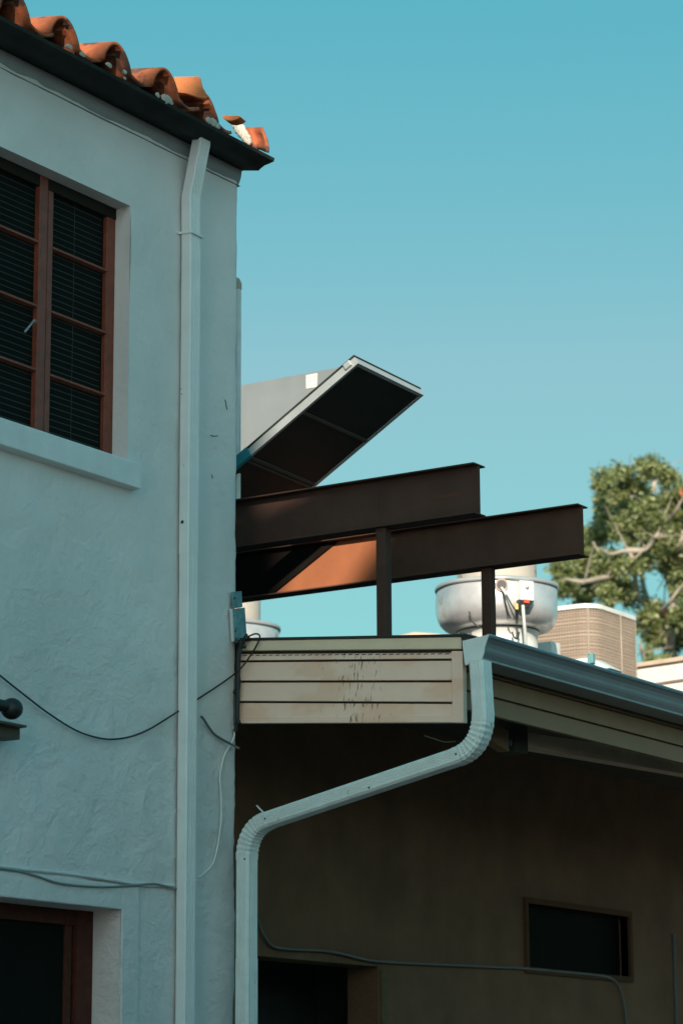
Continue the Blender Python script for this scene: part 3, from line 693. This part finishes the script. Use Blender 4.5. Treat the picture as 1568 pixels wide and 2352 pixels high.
# second beam same height: find Y2 so that its end top matches pixel (1338,1162)
Y2=Y1+.4; best=None
for i in range(400):
    y=Y1+.3+i*.005; q=at(1337,1160,'y',y)
    if best is None or abs(q.z-bt)<best[0]: best=(abs(q.z-bt),y,q.x)
Y2=best[1]; print('BEAM',XE1,bt,bb,'Y2',Y2,'x2',best[2], 'end1 bottom2', at(1338,1277,'y',Y2).z)
def beam(Yb,xe,px_post,post_w,zt,zb,label,mm,m2,shade_split=None):
    t=thing('steel_beam',(xe-1,Yb,zb-.6),label,'steel beam','rust brown steel beams on the annex roof')
    x0=-2.2; fw=.055; ft=.008
    xj=at(px_post+16,1400,'y',Yb).x if shade_split is None else shade_split
    m=MB(); m.box((x0,Yb-.004,zb+ft),(xj,Yb+.004,zt-ft)); m.build('web',mm,t)
    if xj<xe: m=MB(); m.box((xj+.001,Yb-.0045,zb+ft),(xe,Yb+.0045,zt-ft)); tag(m.build('web',m2,t),'right stretch of the beam web, darkened in colour for shade' if shade_split is not None else None)
    m=MB(); m.box((x0,Yb-fw,zt-ft),(xe+.001,Yb+fw,zt)); m.build('flange',m2,t,bevel=.002)
    m=MB(); m.box((x0,Yb-fw,zb),(xe+.001,Yb+fw,zb+ft)); m.build('flange',m2,t,bevel=.002)
    pa=at(px_post,1400,'y',Yb-fw+.0).x
    m=MB(); m.box((pa,Yb-post_w/2,ztop(pa)),(pa+post_w,Yb+post_w/2,zb)); m.build('post',m2,t,bevel=.004)
    return t
beam(Y1,XE1,857,.056,bt,bb,'front dark brown I-beam, the higher one in the photo, under the solar panel',STEEL,STEEL)
rb_=beam(Y2,best[2],1099,.056,bt,at(1338,1277,'y',Y2).z,'rear I-beam with an orange sunlit patch, reaching further right towards the tree',STEELR,STEELB,at(868,1290,'y',Y2).x)  # web changes from brighter to darker steel to set off the sun patch
m=MB(); pz_=[at(540,1200,'y',Y2),at(800,1200,'y',Y2),at(736,1256,'y',Y2),at(640,1345,'y',Y2),at(634,1352,'y',Y2),at(540,1375,'y',Y2)]  # dark sheet stands in for the shade left of the sun patch
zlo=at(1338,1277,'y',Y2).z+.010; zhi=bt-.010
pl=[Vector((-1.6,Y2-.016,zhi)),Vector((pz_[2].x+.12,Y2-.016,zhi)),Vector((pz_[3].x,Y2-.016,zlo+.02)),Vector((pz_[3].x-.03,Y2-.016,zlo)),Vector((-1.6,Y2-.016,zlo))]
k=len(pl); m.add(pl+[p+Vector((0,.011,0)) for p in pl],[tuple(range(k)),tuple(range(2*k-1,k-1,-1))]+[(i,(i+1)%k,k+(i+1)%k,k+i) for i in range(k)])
tag(m.build('shade_plate',mat('shade_plate_black',(.009,.007,.006),.8,spec=.05),rb_),'near-black sheet standing in for shade over the left end of the beam')
# ------------------------------------------------------------------ solar panel
YN,YF=.43,Y2-.375
Tn=at(822,834,'y',YN); Rf=at(973,908,'y',YF); Ln=at(545,1072,'y',YN); Lf=at(726,1117,'y',YF)
print('PANEL',Tn,Rf,Ln,Lf)
topc=(Tn+Rf)/2
dirn=((Ln-Tn).normalized()+(Lf-Rf).normalized())/2; dirn.y=0; dirn.normalize()
pn=thing('solar_panel',topc,'tilted solar panel seen from its dark underside, framed in bare aluminium','solar panel')
Lp=1.75; up_=Vector((0,1,0)).cross(dirn).normalized()
if up_.z<0: up_=-up_
def pq(a,yb_,u=0): 
    base=Tn if yb_=='n' else Rf
    return base+dirn*a+up_*u
def strip(mm,a0,y0,a1,y1,u0,u1): pass
def slab(mm,a0,a1,s0,s1,u0,u1):
    """a: along slope, s: 0..1 near to far, u: normal"""
    def pt(a,s,u): return Tn.lerp(Rf,s)+dirn*a+up_*u
    v=[pt(a,s,u) for u in (u0,u1) for s in (s0,s1) for a in (a0,a1)]
    mm.add(v,[(0,1,3,2),(4,5,7,6),(0,1,5,4),(2,3,7,6),(0,2,6,4),(1,3,7,5)])
m=MB(); th=.042; fs=.03
slab(m,0,Lp,0,fs,0,th); slab(m,0,Lp,1-fs,1,0,th); slab(m,0,.02,fs,1-fs,0,th); slab(m,Lp-.02,Lp,fs,1-fs,0,th); m.build('frame',ALU,pn,bevel=.001)
m=MB(); slab(m,-.004,Lp+.004,-.006,1.006,th+.0005,th+.010); m.build('cover',DARKF,pn)
m=MB(); slab(m,.018,Lp-.018,fs-.001,1.001-fs,.006,.03); m.build('backsheet',PBACK,pn)
m=MB(); d1=(at(705,963,'y',YN)-Tn).dot(dirn); slab(m,d1,d1+.018,fs,1-fs,.0,.008)
m.build('cross_bar',BAR,pn)
d1=(at(590,1078,'y',YN)-Tn).dot(dirn); m=MB(); slab(m,d1,d1+.018,fs,1-fs,.0,.008); m.build('cross_bar',BAR,pn); m=MB(); slab(m,d1+.03,d1+.042,fs,1-fs,.0,.008); m.build('cross_bar',BAR,pn)
m=MB(); d1=(at(580,1050,'y',YN)-Tn).dot(dirn); slab(m,d1,d1+.12,-.012,fs,-.004,th+.012); m.build('clamp',mat('teal_tape',(.02,.22,.27),.5),pn,bevel=.004)
m=MB(); slab(m,.03,.075,-.02,.01,.012,th+.004); m.build('end_clip',ALU,pn,bevel=.005)
# grey board behind
YG=4.0
bd=[at(530,889,'y',YG),at(820,836,'y',YG),at(835,905,'y',YG),at(560,1140,'y',YG),at(530,1140,'y',YG)]
t=thing('grey_board',(bd[0].x,YG,bd[3].z),'flat grey metal board with a white sticker, behind the tilted solar panel','board')
m=MB(); k=len(bd); ex=[Vector((-.8,0,.0))+bd[0],]
pl=[bd[0]+Vector((-.8,0,0))]+bd[:4]+[bd[4]+Vector((-.8,0,0))]
k=len(pl); m.add(pl+[p+Vector((0,.03,0)) for p in pl],[tuple(range(k)),tuple(range(2*k-1,k-1,-1))]+[(i,(i+1)%k,k+(i+1)%k,k+i) for i in range(k)])
m.build('sheet',BOARD,t)
m=MB(); m.hexa([at(703,862,'y',YG-.002),at(729,857,'y',YG-.002),at(728,889,'y',YG-.002),at(703,893,'y',YG-.002)],(0,-.002,0)); m.build('sticker',STICK,t)
PRN=mat('print_grey',(.42,.44,.43),.7)
for r_ in range(3):
    for c_ in range(2):
        x0,y0=707+c_*11,866+r_*9-c_*1.5
        m=MB(); m.hexa([at(x0,y0,'y',YG-.0045),at(x0+8,y0-1.2,'y',YG-.0045),at(x0+8,y0+.6,'y',YG-.0045),at(x0,y0+2,'y',YG-.0045)],(0,-.001,0)); m.build('print_mark',PRN,t)

# ------------------------------------------------------------------ vent pipe beyond corner
p=at(548,760,'y',.5)
t=thing('vent_pipe',(p.x,.5,at(548,884,'y',.5).z-.8),'slim pale metal vent pipe just behind the upper house corner','pipe')
zt3=at(548,640,'y',.5).z; zb3=at(548,880,'y',.5).z
m=MB(); m.tube([(p.x-.002,.5,zb3-.9),(p.x-.002,.5,zt3-.04)],.0155,12); m.build('tube',mat('pale_pipe',(.75,.73,.74),.5),t)
m=MB(); m.tube([(p.x-.002,.5,zt3-.06),(p.x-.002,.5,zt3-.03),(p.x-.012,.5,zt3-.01),(p.x-.03,.5,zt3)],.018,12); m.build('cap',mat('rusty_cap',(.52,.38,.30),.7),t)
# ------------------------------------------------------------------ exhaust fans
tocam=-fwdh
def fan(px,rimy,D,label,extras):
    c=atD(px,rimy,D); k=D/6300.; rr=146*17/6300.
    base=ztop(c.x)
    t=thing('exhaust_fan',(c.x,c.y,base),label,'exhaust fan','rooftop exhaust fans')
    m=MB()
    zr=0; bh=.285
    prof=[(rr*.93,-.02),(rr*.985,zr-.004),(rr*.985,zr-.03),(rr*.99,-.10),(rr*.985,-.16),(rr*.965,-.205),(rr*.93,-.24),(rr*.86,-.268),(rr*.76,-.282),(rr*.64,-bh),(rr*.62,-bh)]
    m.lathe(c,prof,64,wob=.03); m.build('bowl',GALV,t)
    m=MB(); m.lathe(c,[(rr*.93,-.022),(rr*.95,.004),(rr*1.005,.006),(rr*1.015,-.010),(rr*1.0,-.024),(rr*.98,-.02)],64,wob=.03); m.build('rim',ALU,t)
    m=MB(); m.lathe(c,[(rr*.66,-.28),(rr*.665,-.285),(rr*.665,-.305),(rr*.64,-.31),(rr*.64,-.40),(rr*.70,-.42),(rr*.70,-.47),(rr*.66,base-c.z)],64); m.build('neck',GALVW,t)
    m=MB(); m.lathe(c,[(rr*.645,-.10),(rr*.645,.20),(rr*.60,.235),(rr*.3,.25),(0.001,.25)],48); m.build('motor_cover',mat('taupe_metal',(.44,.40,.34),.6,var=.10,vscale=6,spots=((.30,.15,.09),7,.60,(1,1,1))),t)
    m=MB(); m.lathe(c,[(rr*.661,-.276),(rr*.675,-.286),(rr*.661,-.296)],48); m.build('band',mat('dark_band',(.10,.075,.06),.7),t)
    if extras:
        def on(px_,py_,off=0):
            """point on the bowl facing the camera"""
            q=atD(px_,py_,D); d_=ray(px_,py_); d_=d_/d_.dot(fwdh)
            # intersect with vertical cylinder radius rr
            o=Vector((CAM.x-c.x,CAM.y-c.y)); v=Vector((d_.x,d_.y)); R_=rr+off
            A_=v.dot(v);B_=2*o.dot(v);C2=o.dot(o)-R_*R_; disc=max(0,B_*B_-4*A_*C2); s_=(-B_-math.sqrt(disc))/(2*A_)
            return CAM+d_*s_
        h=on(1151,1344); nn=Vector((h.x-c.x,h.y-c.y,0)).normalized()
        m=MB(); 
        m.tube([h-nn*.01,h+nn*.012],.042,20); m.build('port_ring',mat('rusty_ring',(.38,.28,.22),.6),t)
        m=MB(); m.tube([h,h+nn*.014],.031,20); m.build('port',BLACK,t)
        a=on(1203,1359); na=Vector((a.x-c.x,a.y-c.y,0)).normalized(); sa=Vector((-na.y,na.x,0))
        m=MB(); q=[a+sa*.048+Vector((0,0,.062)),a-sa*.048+Vector((0,0,.062)),a-sa*.048-Vector((0,0,.062)),a+sa*.048-Vector((0,0,.062))]
        m.hexa([p_-na*.02 for p_ in q],na*.06); sw=m.build('switch_box',GALVW,t,bevel=.004)
        m=MB(); m.ball(a+na*.042+Vector((0,0,.02)),.013,2); m.build('knob',ALU,sw)
        m=MB(); a2=a-Vector((0,0,.082)); q=[a2+sa*.050+Vector((0,0,.024)),a2-sa*.050+Vector((0,0,.024)),a2-sa*.050-Vector((0,0,.032)),a2+sa*.02-Vector((0,0,.024))]
        m.hexa([p_-na*.01 for p_ in q],na*.045); m.build('socket',BLACK,sw)
        m=MB(); a3=a2+na*.038; q=[a3+sa*.012+Vector((0,0,.022)),a3-sa*.024+Vector((0,0,.024)),a3-sa*.024+Vector((0,0,.004)),a3+sa*.012+Vector((0,0,.002))]; m.hexa(q,na*.006); m.build('lever',RED,sw)
        m=MB(); m.tube([on(1185,1387,.03),on(1186,1400,.03)],.012,10); m.build('plug',YEL,t)
        m=MB(); m.tube(spline([on(1151,1350,.02),on(1157,1358,.04),on(1161,1366,.04)],4),.009); m.build('white_lead',WHITEC,t); m=MB(); m.tube(spline([on(1200,1390,.04),on(1202,1420,.04),on(1205,1455,.02),on(1207,1490,-.02)],5),.011); m.build('white_lead',WHITEC,t)
        for pts_,r_ in (([(1153,1355,.02),(1160,1385,.02),(1167,1410,.01),(1172,1420,.005)],.005),([(1160,1362,.03),(1172,1385,.04),(1182,1400,.04),(1186,1402,.03)],.005),([(1187,1402,.03),(1187,1420,.01),(1186,1432,.005)],.008),([(1175,1452,-.09),(1180,1464,-.08),(1188,1466,-.08),(1191,1452,-.09)],.006),([(1077,1405,.01),(1083,1425,.01),(1095,1438,.005),(1100,1441,.0)],.006)):
            m=MB(); m.tube(spline([on(*q_) for q_ in pts_],5),r_); m.build('black_lead',BLACK,t)
    return t
fan(1141,1352,17.0,'large galvanised upblast exhaust fan with wiring and a red switch, beside the rear beam post',True)
fan(514,1445,18.4,'pale exhaust fan half hidden behind the stucco house corner, above the tan siding',False)
# ------------------------------------------------------------------ evaporative cooler
cc=atD(1362,1400,18.2); zt4=atD(1362,1383,18.2).z; base=ztop(-1)
t=thing('evaporative_cooler',(cc.x-.3,cc.y+.3,base),'boxy brown mesh-sided cooler unit with a pale top edge, right of the large exhaust fan','cooler')
def rbox(x0,x1,y0,y1,r,n=6):
    pts=[]
    for (cx_,cy_,a0) in ((x1-r,y0+r,-90),(x1-r,y1-r,0),(x0+r,y1-r,90),(x0+r,y0+r,180)):
        for i in range(n+1):
            a=R(a0+90*i/n); pts.append((cx_+r*math.cos(a),cy_+r*math.sin(a)))
    return pts
W4=.62; D4=.74
bx0,bx1,by0,by1=cc.x-W4,cc.x,cc.y,cc.y+D4
m=MB(); m.prism(rbox(bx0+.01,bx1-.01,by0+.01,by1-.01,.13),'z',base,zt4-.02,smooth=True); m.build('mesh_body',COOL,t)
m=MB(); m.prism(rbox(bx0-.004,bx1+.004,by0-.004,by1+.004,.135),'z',zt4-.03,zt4,smooth=True); m.build('top_cover',GALVW,t,bevel=.006)
m=MB(); m.prism(rbox(bx0-.004,bx1+.004,by0-.004,by1+.004,.135),'z',base,base+.05,smooth=True); m.build('base_pan',GALVW,t)
m=MB(); WR=mat('mesh_wire',(.37,.30,.235),.6)
pts=rbox(bx0,bx1,by0,by1,.13,8)
per=[Vector((p[0],p[1],0)) for p in pts]+[Vector((pts[0][0],pts[0][1],0))]
acc=0
for a,b in zip(per,per[1:]):
    l=(b-a).length; s_=0
    while acc<l-1e-6:
        q=a+(b-a)*(acc/l) if l else a; m.box((q.x-.0012,q.y-.0012,base+.05),(q.x+.0012,q.y+.0012,zt4-.03)); acc+=.0215
    acc-=l
z=base+.1
while z<zt4-.03:
    for a,b in zip(per,per[1:]):
        if (b-a).length>.001: m.tube([a+Vector((0,0,z)),b+Vector((0,0,z))],.0012,4)
    z+=.03
m.build('wire_guard',WR,t)
STRP=mat('strap_metal',(.44,.38,.31),.6)
for px_ in (1350,1425):
    m=MB()
    if px_<1362: q=at(px_,1450,'y',by0-.004)
    else: q=at(px_,1450,'x',bx1+.004)
    m.box((q.x-.003,q.y-.003,base+.05),(q.x+.003,q.y+.003,zt4-.03)); m.build('guard_strap',STRP,t)
# ------------------------------------------------------------------ parapets on the far right
YP=atD(1480,1540,19.5).y
t=thing('white_parapet',(atD(1480,1540,19.5).x,YP,base),'low off-white parapet wall behind the gutter at the right edge','wall')
def pz(px_,py_): return at(px_,py_,'y',YP)
m=MB(); m.hexa([pz(1375,1660),pz(1375,1541),pz(1700,1497),pz(1700,1700)],(0,.15,0)); m.build('wall',CONC,t)
m=MB(); m.hexa([at(1370,1545,'y',YP-.03),at(1370,1536,'y',YP-.03),at(1700,1487,'y',YP-.03),at(1700,1497,'y',YP-.03)],(0,.2,0)); m.build('coping',mat('coping_tan',(.48,.38,.28),.8,var=.15,vscale=5),t)
m=MB(); m.hexa([at(1500,1574,'y',YP-.5),at(1500,1569,'y',YP-.5),at(1700,1539,'y',YP-.5),at(1700,1546,'y',YP-.5)],(0,.1,0)); m.build('ledge',mat('ledge_dark',(.16,.13,.11),.8),t)
m=MB(); m.hexa([at(1500,1700,'y',YP-.49),at(1500,1574,'y',YP-.49),at(1700,1546,'y',YP-.49),at(1700,1700,'y',YP-.49)],(0,.1,0)); m.build('lower_wall',CONC,t)
DU=atD(1330,1530,17.2)
t=thing('roof_duct',(DU.x,DU.y,ztop(DU.x)),'pale blue-white sheet metal duct in front of the mesh-sided cooler','duct')
m=MB(); m.hexa([atD(1275,1560,17.2),atD(1282,1517,17.2),atD(1352,1510,17.2),atD(1400,1534,17.2)],Vector((0,.2,-.0))); m.build('duct_body',mat('duct_paint',(.50,.58,.58),.6),t,bevel=.006)
m=MB(); q=atD(1357,1507,17.1); m.box((q.x-.02,q.y-.02,q.z-.05),(q.x+.02,q.y+.02,q.z+.015)); m.ball(atD(1350,1524,17.05),.012,2); m.build('duct_valve',TEAL,t,bevel=.004)
m=MB(); q=atD(1248,1500,17.6); m.box((q.x-.06,q.y,ztop(q.x)),(q.x+.06,q.y+.12,atD(1248,1474,17.6).z)); tag(m.build('vent_box',GALVW,bevel=.004),'narrow white metal vent box between the large fan and the cooler','vent')
q=atD(690,1460,20); 
m=MB(); a=atD(870,1470,21); b=atD(1010,1470,21); m.hexa([a,b,atD(1010,1456,21),atD(950,1452,21),][:4],(0,.3,0)); tag(m.build('far_ridge',mat('far_tan',(.55,.42,.30),.8)),'sliver of a far tan roof ridge just above the siding beside the large fan','roof')
# ------------------------------------------------------------------ tree
def leafmat():
    m=bpy.data.materials.new('leaf'); m.use_nodes=True; n=m.node_tree; b=n.nodes['Principled BSDF']
    g_=n.nodes.new('ShaderNodeNewGeometry'); cr=n.nodes.new('ShaderNodeValToRGB')
    e=cr.color_ramp.elements; e[0].color=(.07,.10,.03,1); e[1].color=(.40,.43,.20,1)
    k=cr.color_ramp.elements.new(.6); k.color=(.20,.25,.075,1); k=cr.color_ramp.elements.new(.93); k.color=(.44,.46,.25,1)
    n.links.new(g_.outputs['Random Per Island'],cr.inputs[0]); n.links.new(cr.outputs[0],b.inputs['Base Color'])
    b.inputs['Roughness'].default_value=.38; b.inputs['Subsurface Weight'].default_value=0
    tr=n.nodes.new('ShaderNodeBsdfTranslucent'); n.links.new(cr.outputs[0],tr.inputs[0])
    ad=n.nodes.new('ShaderNodeMixShader'); ad.inputs[0].default_value=.28
    n.links.new(b.outputs[0],ad.inputs[1]); n.links.new(tr.outputs[0],ad.inputs[2]); n.links.new(ad.outputs[0],n.nodes['Material Output'].inputs[0])
    return m
LEAF=leafmat()
DT=36.0
tb=atD(1560,1700,DT)
tr=thing('broadleaf_tree',(tb.x,tb.y,0),'sunlit green tree with pale twisting limbs beyond the rooftop, at the right edge','tree')
def TP(x,y,dd=0): return atD(x,y,DT+dd)
limbs=[((1600,2100,0),(1590,1800,0),(1560,1600,0),(1540,1500,.2)),
 ((1540,1500,.2),(1500,1420,0),(1460,1370,-.5),(1420,1330,-.8),(1390,1290,-1),(1360,1250,-1)),
 ((1540,1500,.2),(1545,1400,0),(1530,1320,.3),(1500,1240,.2),(1470,1180,0),(1440,1120,0),(1425,1085,0)),
 ((1500,1420,0),(1475,1340,.5),(1480,1290,.3),(1500,1240,.2)),
 ((1420,1330,-.8),(1390,1330,-1.2),(1340,1340,-1.4),(1295,1330,-1.4)),
 ((1530,1320,.3),(1560,1250,-.5),(1600,1180,-.5)),
 ((1500,1420,0),(1530,1390,-1.0),(1560,1350,-1.2),(1590,1330,-1.3)),
 ((1460,1370,-.5),(1455,1300,-1.2),(1440,1262,-1.3),(1400,1268,-1.3),(1375,1262,-1.4)),
 ((1440,1262,-1.3),(1480,1260,-1.3),(1505,1235,-1.4),(1520,1225,-1.4)),
 ((1470,1180,0),(1500,1120,.2),(1510,1080,.2)),((1560,1600,0),(1500,1560,-.5),(1475,1500,-1.),(1468,1480,-1.1)),
 ((1420,1330,-.8),(1405,1390,-1),(1400,1420,-1)),((1500,1240,.2),(1540,1190,-.8),(1568,1140,-1))]
m=MB()
for i,l in enumerate(limbs):
    pts=[TP(x,y,dd*1.4)+Vector((0,0,random.uniform(-.03,.03))) for x,y,dd in l]
    r0=.24 if i==0 else random.uniform(.035,.055); m.tube(spline(pts,5),r0,8,r0*.35 if i else .09)
base_=TP(1600,2100,0); m.tube([Vector((tb.x+.3,tb.y,0)),base_],.3,10)
for i in range(40):
    l=random.choice(limbs[1:]); j=random.randrange(len(l)-1); x,y,dd=l[j]; 
    p=TP(x,y,dd*1.4); v=Vector((random.gauss(0,.25),random.gauss(0,.25),random.gauss(.1,.25)))
    m.tube([p,p+v*.8,p+v*1.3],.012,5,.004)
m.build('trunk',BARK,tr)
# crown: leaf tufts at cluster centres
cl=[(1430,1110,42),(1385,1110,26),(1410,1150,38),(1395,1190,30),(1375,1230,30),(1350,1265,32),(1330,1290,30),(1290,1310,26),(1320,1340,36),(1365,1340,36),(1275,1302,12),
 (1480,1080,22),(1500,1075,26),(1525,1095,26),(1545,1130,30),(1465,1130,26),(1440,1180,34),(1480,1190,40),(1520,1180,44),(1560,1180,46),(1420,1215,22),(1460,1225,32),(1510,1240,44),(1560,1240,50),
 (1400,1300,34),(1360,1300,30),(1440,1300,34),(1420,1350,30),(1450,1370,26),(1480,1290,24),(1530,1290,30),(1570,1300,46),(1600,1260,60),(1560,1340,26),
 (1500,1400,22),(1480,1430,28),(1520,1440,34),(1560,1420,34),(1590,1400,50),(1500,1470,24),(1540,1480,30),(1580,1460,40),(1340,1370,22),(1300,1350,26),(1390,1370,26),(1345,1225,16),
 (1610,1150,40),(1640,1220,60),(1640,1330,60),(1640,1430,60),(1380,1160,18),(1490,1500,9),(1500,1520,8),(1520,1515,8)]
m=MB(); rnd=random.Random(11)
for (x,y,r) in cl:
    rw=r/6300*DT; c0=TP(x,y,rnd.uniform(-2.0,.5))
    nl=int(60+ r*r*.92)
    # tufts inside cluster
    tf=[]
    for k in range(max(3,int(r*.62))):
        while True:
            v=Vector((rnd.uniform(-1,1),rnd.uniform(-1,1),rnd.uniform(-1,1)))
            if v.length<1: break
        tf.append(c0+v*rw)
    for k in range(nl):
        tcn=rnd.choice(tf); p=tcn+Vector((rnd.gauss(0,1),rnd.gauss(0,1),rnd.gauss(0,1)))*.042
        s=rnd.uniform(.022,.046); a=Vector((rnd.gauss(0,1),rnd.gauss(0,1),rnd.gauss(0,.6))).normalized(); b=a.cross(Vector((rnd.gauss(0,1),rnd.gauss(0,1),rnd.gauss(0,1)))).normalized()
        c_=a.cross(b)
        m.add([p-a*s,p-b*s*.45+c_*s*.12,p+a*s,p+b*s*.45+c_*s*.12],[(0,1,2,3)])
print('leaves',len(m.f))
m.build('crown',LEAF,tr)
m=MB()
for x,y in ((1563,1128),(1568,1135),(1526,1402)):
    for k in range(7):
        p=TP(x+rnd.gauss(0,3),y+rnd.gauss(0,3),-1.3); a=Vector((rnd.gauss(0,1),rnd.gauss(0,1),rnd.gauss(0,1))).normalized(); b=a.orthogonal().normalized(); s=.03
        m.add([p-a*s,p-b*s*.6,p+a*s,p+b*s*.6],[(0,1,2,3)])
m.build('blossom',mat('red_blossom',(.45,.17,.08),.7),tr)
# ------------------------------------------------------------------ unseen buildings behind the camera, placed and shaped to shade the foreground
H_=6.31+TS*18.0
m=MB(); X0=9.2; yA=(.10-.866*X0)/.5; m.prism([(X0,yA),(X0,yA-4),(X0+2,yA-7),(X0+2,yA-2*1.732)],'z',0,H_+.27)
tag(m.build('shade_building',STUCCO),'unseen plain stucco block behind the camera, shaped for its shade','building')
e_p=Vector((.866,.5,0)); o_=SH*18.5; hh=TS*18.5
prof=[(.10,-hh),(.10,4.85),(.36,4.85),(.49,5.06),(.66,5.26),(1.25,5.93),(3.2,5.93),(3.2,-hh)]
f=[o_+e_p*p+Vector((0,0,z+hh)) for p,z in prof]; bk_=[p+SH*4 for p in f]; k=len(f)
m=MB(); m.add(f+bk_,[tuple(range(k)),tuple(range(2*k-1,k-1,-1))]+[(i,(i+1)%k,k+(i+1)%k,k+i) for i in range(k)])
tag(m.build('gabled_shade_building',STUCCO),'unseen stucco building behind the camera, sloping outline shaped for the sun patch','building')

m=MB(); m.box((5.6,-5.6,0),(9.5,9,3.0)); sh=thing('brown_blocker',(7.5,1.5,0),'dark brown shed added unseen right of the camera to dim the lower walls','blocker')  # unseen block added to cut sky and bounce light on the lower walls
m.build('wall',mat('blocker_brown',(.07,.05,.035),.9),sh)
m=MB(); m.prism([(5.4,3.0),(9.7,3.0),(9.7,3.1),(7.5,3.7),(5.4,3.1)],'y',-5.8,9.2); m.build('roof',mat('blocker_roof',(.06,.06,.055),.9),sh)
